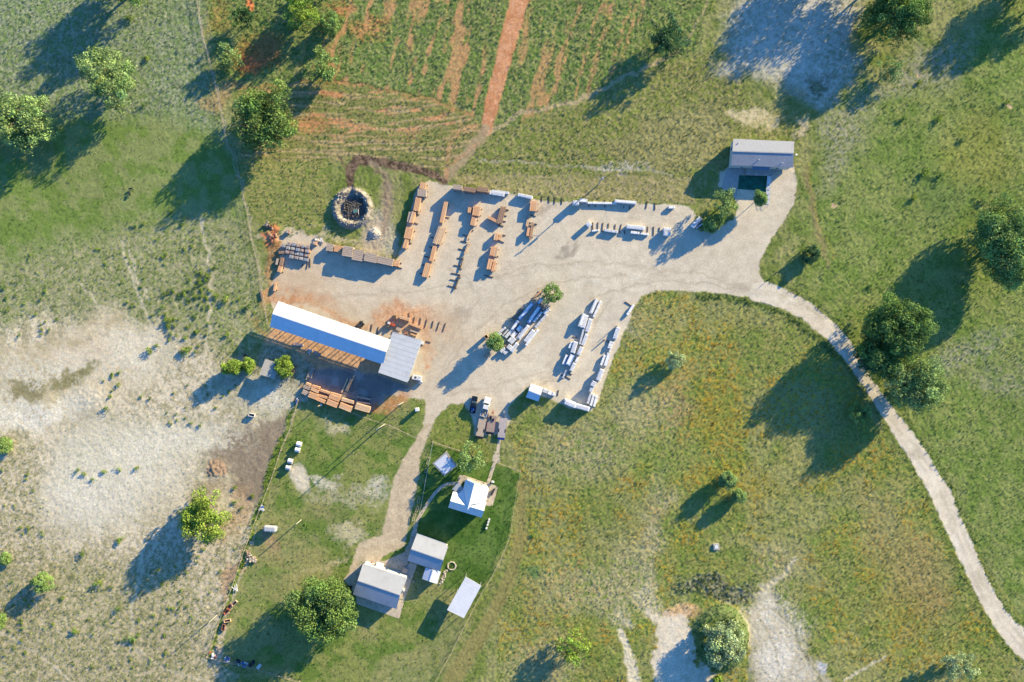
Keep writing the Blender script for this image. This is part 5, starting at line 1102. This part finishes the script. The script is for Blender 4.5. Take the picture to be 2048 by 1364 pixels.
p=W('J',112,735); r=thing('water_butt',(p.x,p.y,0),'round black water tank at the west wall of the large garage','tank'); child(MB().tube((0,0,0),(0,0,1.2),.7,.7,20),'tank',blackp,r); child(MB().tube((0,0,1.2),(0,0,1.3),.25,.25,12),'lid',dark,r)
p=W('J',802,668); o=MB().rock((p.x,p.y,.3),.4,random.Random(1)).build('boulder',stone,loc=(p.x,p.y,0)); tag(o,'single pale boulder on the grass between the garages','boulder')
# white barrels on the lawn
for i,(x,y) in enumerate(((1231,1105),(1221,1135),(1211,1170),(1197,1213))):
    p=W('I',x,y); r=thing('white_barrel',(p.x,p.y,0),f'white barrel on the lawn, {ORD[i]} from the top of four','barrel','white barrels on the lawn'); child(MB().tube((0,0,0),(0,0,.7),.3,.3,16),'drum',whitep,r); child(MB().tube((0,0,.69),(0,0,.73),.31,.31,16),'rim',wrap,r)
p=W('I',1272,640); r=thing('propane_box',(p.x,p.y,0),'small white rounded box at the edge of the patio by the front walk','box'); child(MB().ell((0,0,.55),.6,.4,.4),'tank',whitep,r,smooth=True); child(MB().box((0,0,.1),.5,.3,.1),'foot',concg,r)
p=W('I',1275,770,.5); r=thing('patio_bench',(p.x,p.y,0),'dark patio bench on the east side of the farmhouse','bench',None,1.1); child(MB().box((0,0,.45),1.2,.3,.04),'seat',strapm,r); child(MB().box((0,.3,.75),1.2,.03,.25),'backrest',strapm,r)
for x in (-1,1): child(MB().box((x,0,.21),.05,.25,.21),'leg',strapm,r)
# picket benches along the driveway
for i,(x0,y0,x1,y1) in enumerate(((488,345,462,425),(455,480,438,530),(365,832,344,905),(345,955,325,1020),(303,1045,288,1130))):
    a=W('I',x0,y0,.8); b=W('I',x1,y1,.8); c=(a+b)/2; d=b-a; r=thing('garden_planter',(c.x,c.y,0),f'pale rectangular wooden planter frame, {ORD[i]} from the top along the driveway fence','planter','planter frames along the driveway',math.atan2(d.y,d.x)); hl=d.length/2
    for s in (-1,1): child(MB().box((0,s*.3,.6),hl,.05,.06),'side_rail',conc,r); child(MB().box((s*hl,0,.6),.05,.26,.06),'end_rail',conc,r); 
    for s in (-1,1):
        for t in (-1,1): child(MB().box((s*(hl-.06),t*.3,.27),.05,.045,.27),'leg',conc,r)
# fences
def fence(label,pts,hh=1.3,gap=3.2,postm=gwood,wm=gwood,plank=False):
    P_=[P(*q) for q in pts]; c=P_[len(P_)//2]; root=thing('wire_fence',(c.x,c.y,0),label,'fence','fences dividing the land'); me=None; wire=MB(); n=0
    for a,b in zip(P_[:-1],P_[1:]):
        k=max(1,int((b-a).length/gap)); d=(b-a)
        for z in ((.35,.7,1.05,1.25) if not plank else (.5,1.0)): wire.bar(a+Vector((0,0,z)),b+Vector((0,0,z)),(.035) if not plank else .09,.02 if not plank else .12)
        for i in range(k):
            p=a.lerp(b,i/k); 
            if n>=99: continue
            if me is None: o=MB().tube((0,0,-.1),(0,0,hh+.1),.08,.07,6).build('post',postm,None); me=o.data; o.parent=root; o.location=p-c
            else: o=bpy.data.objects.new('post',me); COL.objects.link(o); o.parent=root; o.location=p-c
            n+=1
    wire.build('wire' if not plank else 'rail',wm,root)
fence('long wire fence running from the top edge past the dark oak to the barn',[(392,-20),(408,75),(415,100),(440,200),(455,290),(470,300),(484,370),(497,430),(505,480),(520,540),(524,580),(536,640),(540,655)],1.3,3.0,gwood,gwood)
fence('overgrown fence along the dark manure strip, down to the lower left corner',[(598,800),(580,860),(563,900),(545,955),(528,1000),(505,1060),(490,1100),(470,1160),(450,1215),(437,1250),(425,1290),(415,1312)],1.3,3.0)
fence('fence from the timber packs across the lawn to the driveway',[(704,825),(740,838),(780,850),(834,876)],1.3,2.5,gwood,gwood)
fence('yard fence behind the pavilion north of the farmhouse',[(866,882),(880,888),(918,900),(940,908)],1.2,2.5,gwood,gwood)
fence('garden fence on the east side of the farmhouse lawn, running to the bottom edge',[(997,925),(1041,942),(1030,1005),(1020,1072),(1003,1115),(985,1150),(962,1188),(930,1250),(905,1300),(870,1364),(850,1400)],1.3,3.0,gwood,gwood)
fence('low fence between the driveway and the pavilion lawn',[(866,885),(860,915),(852,960),(843,1010),(835,1040)],1.0,2.5,conc,galv)
fence('wire fence closing the lower left corner of the lawn',[(415,1312),(470,1325),(520,1338),(600,1362),(660,1385)],1.2,3.0)
# poles
def pole(label,base,h,r=.14,m=polem,arm=0,azi=0.0,lamp=False,cat='utility pole',nm='utility_pole',extra=False):
    p=P(*base); root=thing(nm,(p.x,p.y,0),label,cat); child(MB().tube((0,0,-.2),(0,0,h),r*1.2,r*.8,10),'shaft',m,root)
    if arm:
        child(MB().box((0,0,h-.5),arm,.07,.07,(math.cos(azi),math.sin(azi),0)),'crossarm',whitep if arm<1 else m,root)
        for s in (-.85,0.0,.85): child(MB().tube((arm*s*math.cos(azi),arm*s*math.sin(azi),h-.43),(arm*s*math.cos(azi),arm*s*math.sin(azi),h-.15),.07,.05),'insulator',whitep,root)
    if extra: child(MB().tube((.45,.1,h-2.6),(.45,.1,h-1.6),.3,.3,12),'transformer',galv,root); child(MB().bar((0,0,h-3),(-1.2,1.0,h-2.7),.07,.07),'lamp_arm',galv,root)
    return root
pole('tall utility pole with crossarm and transformer at the top edge of the yard',(1196,370),10.4,.17,polem,1.2,.4,extra=True)
pole('grey utility pole with white crossarm in the middle of the lawn',(770,848),11,.16,polem,.9,.6)
pole('pole with a white cap beside the little white well house',(806,805),9.6,.14,polem,.35,.6)
pole('pale bare wooden pole in the lower left lawn',(602,1040),5.2,.15,polem,nm='wooden_pole',cat='pole')
pole('pale bare wooden pole beyond the lower left fence',(434,1230),6.0,.15,polem,nm='wooden_pole',cat='pole')
pole('short sign post at the mouth of the gravel road',(1553,545),2.4,.10,strapm,nm='sign_post',cat='post')
pole('dark post standing in the gravel between the two slanting rows, upper one',px('G',800,380),2.4,.12,dwood,nm='post',cat='post'); pole('dark post standing in the gravel between the two slanting rows, lower one',px('G',672,525),1.6,.2,dwood,nm='post',cat='post')
pole('pale post rising from the lower line of timber packs',px('E',724,1180),3.2,.12,cedar2,nm='post',cat='post')
w=thing('well_house',tuple(W('M',1612,262)),'tiny white well house with a flat lid on the grass by the driveway','well house',None,.15); child(MB().box((0,0,1.0),.5,.5,1.0),'box',whitep,w); child(MB().box((0,0,2.05),.6,.6,.05,taper=.8),'lid',rwhite,w); child(MB().box((0,-.51,.9),.3,.02,.7),'door',wallt,w)
# hay bales
for i,(x,y,lab) in enumerate(((316,646,'first from the top'),(300,708,'second from the top'),(220,832,'third from the top'),(198,904,'lowest'))):
    p=W('M',x,y,1); r=thing('round_bale',(p.x,p.y,0),f'white wrapped round bale on the lawn by the west fence, {lab}','bale','white bales by the west fence',-.25); child(MB().tube((-.75,0,.78),(.75,0,.78),.78,.78,20),'roll',wrap if i<2 else wrapg,r,smooth=False)
    for s in (-1,1): child(MB().tube((s*.752,0,.78),(s*.765,0,.78),.6,.6,20),'end_face',gwood,r)
# animals' trough, tank trailer and junk
t=thing('water_trough',tuple(W('L',676,818,.6)),'white oblong stock trough on the brown trampled ground','trough',None,-.2); t.location.z=0
child(MB().box((0,.45,.7),.95,.06,.35).box((0,-.45,.7),.95,.06,.35).box((.92,0,.7),.05,.388,.35).box((-.92,0,.7),.05,.388,.35).box((0,0,.4),.86,.388,.04),'basin',whitep,t); child(MB().box((0,0,.66),.86,.388,.01),'water',mat('trough_water',(60,66,70),.1,.1,spec=.6),t)
for x in (-.8,.8): child(MB().box((x,0,.17),.06,.4,.17),'leg',strapm,t)
t=thing('silver_camper',tuple(W('K',540,205)),'silver round nosed stock trailer parked beside the west fence','trailer',None,-.08)
child(MB().box((0,0,1.5),2.05,.95,.95),'body',galv,t,bevel=.45); child(MB().bar((2.0,.4,.5),(3.1,0,.5),.1,.1).bar((2.0,-.4,.5),(3.1,0,.5),.1,.1),'tongue',steel,t); 
for x in (-.4,.4):
    for y in (-.95,.95): child(MB().tube((x,y-.1,.35),(x,y+.1,.35),.35,.35,12),'wheel',dark,t)
for x in (-1.2,-.4,.4,1.2): child(MB().box((x,0,2.46),.03,.85,.02),'roof_rib',wrapg,t)
rr=random.Random(8)
def junk(label,reg,x,y,ms,n,s,nm='junk_pile',long=False,zz=.2):
    p=W(reg,x,y); r=thing(nm,(p.x,p.y,0),label,'junk pile' if nm=='junk_pile' else nm.replace('_',' '),None,rr.uniform(0,3))
    for m_ in ms:
        mb=MB()
        for i in range(n):
            c=(rr.gauss(0,s*.5),rr.gauss(0,s*.4),zz+rr.uniform(0,.4))
            if long: mb.box(c,rr.uniform(.6,1.3),.08,.06,(rr.uniform(-1,1),1,rr.uniform(-.1,.1)))
            else: mb.box(c,rr.uniform(.15,.5),rr.uniform(.1,.3),rr.uniform(.05,.25),(rr.uniform(-1,1),rr.uniform(-1,1),rr.uniform(-.2,.2)))
        child(mb,'scrap_piece',m_,r)
junk('heap of grey brown boards by the fence below the silver trailer','K',365,398,(gwood,bwood),5,1.0,'board_pile',True)
junk('heap of pale bluish scrap in the weeds under the pole shadow','K',395,440,(wrapg,gwood),8,1.4)
junk('white and blue scrap beside the fence above the silver trailer','K',465,60,(wrapg,bluep),4,.9)
junk('white pipes lying in the weeds by the west fence','K',268,655,(wrap,),5,1.0,'pipe_heap',True)
junk('red and white scrap at the corner post of the lawn','K',110,1165,(redp,wrap),6,1.0)
junk('brown timbers leaning in the weeds near the corner','K',140,1100,(gwood,),5,1.0,'timber_heap',True)
junk('line of blue grey scrap along the bottom fence, left part','K',205,1192,(wrapg,bluep),7,1.3)
junk('line of scrap along the bottom fence, middle part','K',290,1212,(wrapg,blackp),6,1.1)
junk('blue scrap along the bottom fence, right part','K',340,1232,(bluep,galv),6,1.2)
junk('dark scrap heap beside the white barrow at the bottom fence','K',392,1222,(blackp,strapm),7,1.1)
junk('dark rocky clump at the north west corner of the yard','A',185,480,(strapm,gwood),9,1.3)
junk('brown offcuts at the north edge of the mill yard','E',1600,455,(cedar,rustm),8,1.2)
junk('blue and white scrap at the edge of the lawn by the bales fence','L',1165,665,(bluep,dwood,wrapg),4,.8)
junk('broken branches and logs left of the yellow green tree','L',620,190,(dwood,),6,1.0,'branch_pile',True)
junk('orange offcuts between the stacks and the dark clump','A',250,600,(cedar,redp),9,1.5)
junk('pale waste slabs at the east end of the stone pallets','A',730,635,(wrap,stone),7,1.3)
junk('scrap tarps on the lawn by the red soil patch','L',1420,700,(wrap,),2,.5)
wb=thing('wheelbarrow',tuple(W('K',448,1240)),'white framed cart at the end of the bottom scrap line','cart',None,.9); child(MB().box((0,0,.55),.8,.5,.06).box((.75,0,.7),.05,.5,.2).box((-.75,0,.7),.05,.5,.2),'tray',whitep,wb); child(MB().tube((.2,-.55,.3),(.2,.55,.3),.3,.3,12),'wheel',dark,wb)
for i,(x,y,lx,ly,m_) in enumerate(((262,770,-1,1,tanp),(225,795,-1,1.3,rustm),(205,832,-1,1,redp),(210,900,-1,.2,cedar2),(180,950,-.2,1,rustm))):
    p=W('K',x,y); r=thing('planter_box',(p.x,p.y,0),f'rusty open cattle feeder box by the west fence, {ORD[i]} from the top','feeder','feeder boxes by the west fence',math.atan2(-ly,lx))
    child(MB().box((0,.4,.5),1.1,.06,.25).box((0,-.4,.5),1.1,.06,.25),'side_panel',m_,r); child(MB().box((1.0,0,.5),.06,.34,.25).box((-1.0,0,.5),.06,.34,.25),'end_panel',m_,r); child(MB().box((0,0,.28),.94,.34,.03),'floor',dwood,r)
# white tarp stake in the meadow, dead branch, cattle
p=P(1432,1093); r=thing('concrete_block',(p.x,p.y,0),'square pale concrete well cap in the flowery meadow','well cap'); child(MB().box((0,0,.25),.9,.95,.25,(1,.1,0)),'cap',concg,r,bevel=.04); child(MB().box((0,0,.53),.5,.5,.03,(1,.1,0)),'hatch',wrap,r)
for i,(x,y,rz) in enumerate(((263,378,.2),(261,388,1.5))):
    p=P(x,y); r=thing('calf',(p.x,p.y,0),'small black calf standing in the left pasture, '+('upper' if i==0 else 'lower')+' of two','calf','black calves in the left pasture',rz); r.scale=(.6,.6,.6)
    m=MB(); vs=[(-.95,0,1.15),(-.5,0,1.15),(0,0,1.1),(.5,0,1.15),(.9,0,1.25),(1.25,0,1.2),(1.55,0,.95)]; rad=[.28,.36,.40,.36,.24,.16,.12]; ed=[(k,k+1) for k in range(6)]
    n0=len(vs)
    for (ax,ay) in ((-.75,.2),(-.75,-.2),(.55,.2),(.55,-.2)):
        b0=1 if ax<0 else 3; k=len(vs); vs+=[(ax,ay,.75),(ax+.03,ay,.4),(ax,ay,.05)]; rad+=[.14,.08,.07]; ed+=[(b0,k),(k,k+1),(k+1,k+2)]
    k=len(vs); vs+=[(-1.12,0,1.1),(-1.15,0,.6)]; rad+=[.05,.03]; ed+=[(0,k),(k,k+1)]
    me=bpy.data.meshes.new('body'); me.from_pydata(vs,ed,[]); me.materials.append(blackp); o=bpy.data.objects.new('body',me); COL.objects.link(o); o.parent=r
    sk=o.modifiers.new('skin','SKIN'); 
    for j,v in enumerate(me.skin_vertices[0].data): v.radius=(rad[j],rad[j]); v.use_root=(j==2)
    o.modifiers.new('sub','SUBSURF').levels=1
    for s in (-1,1): child(MB().ell((1.3,s*.2,1.3),.06,.14,.04),'ear',blackp,r)
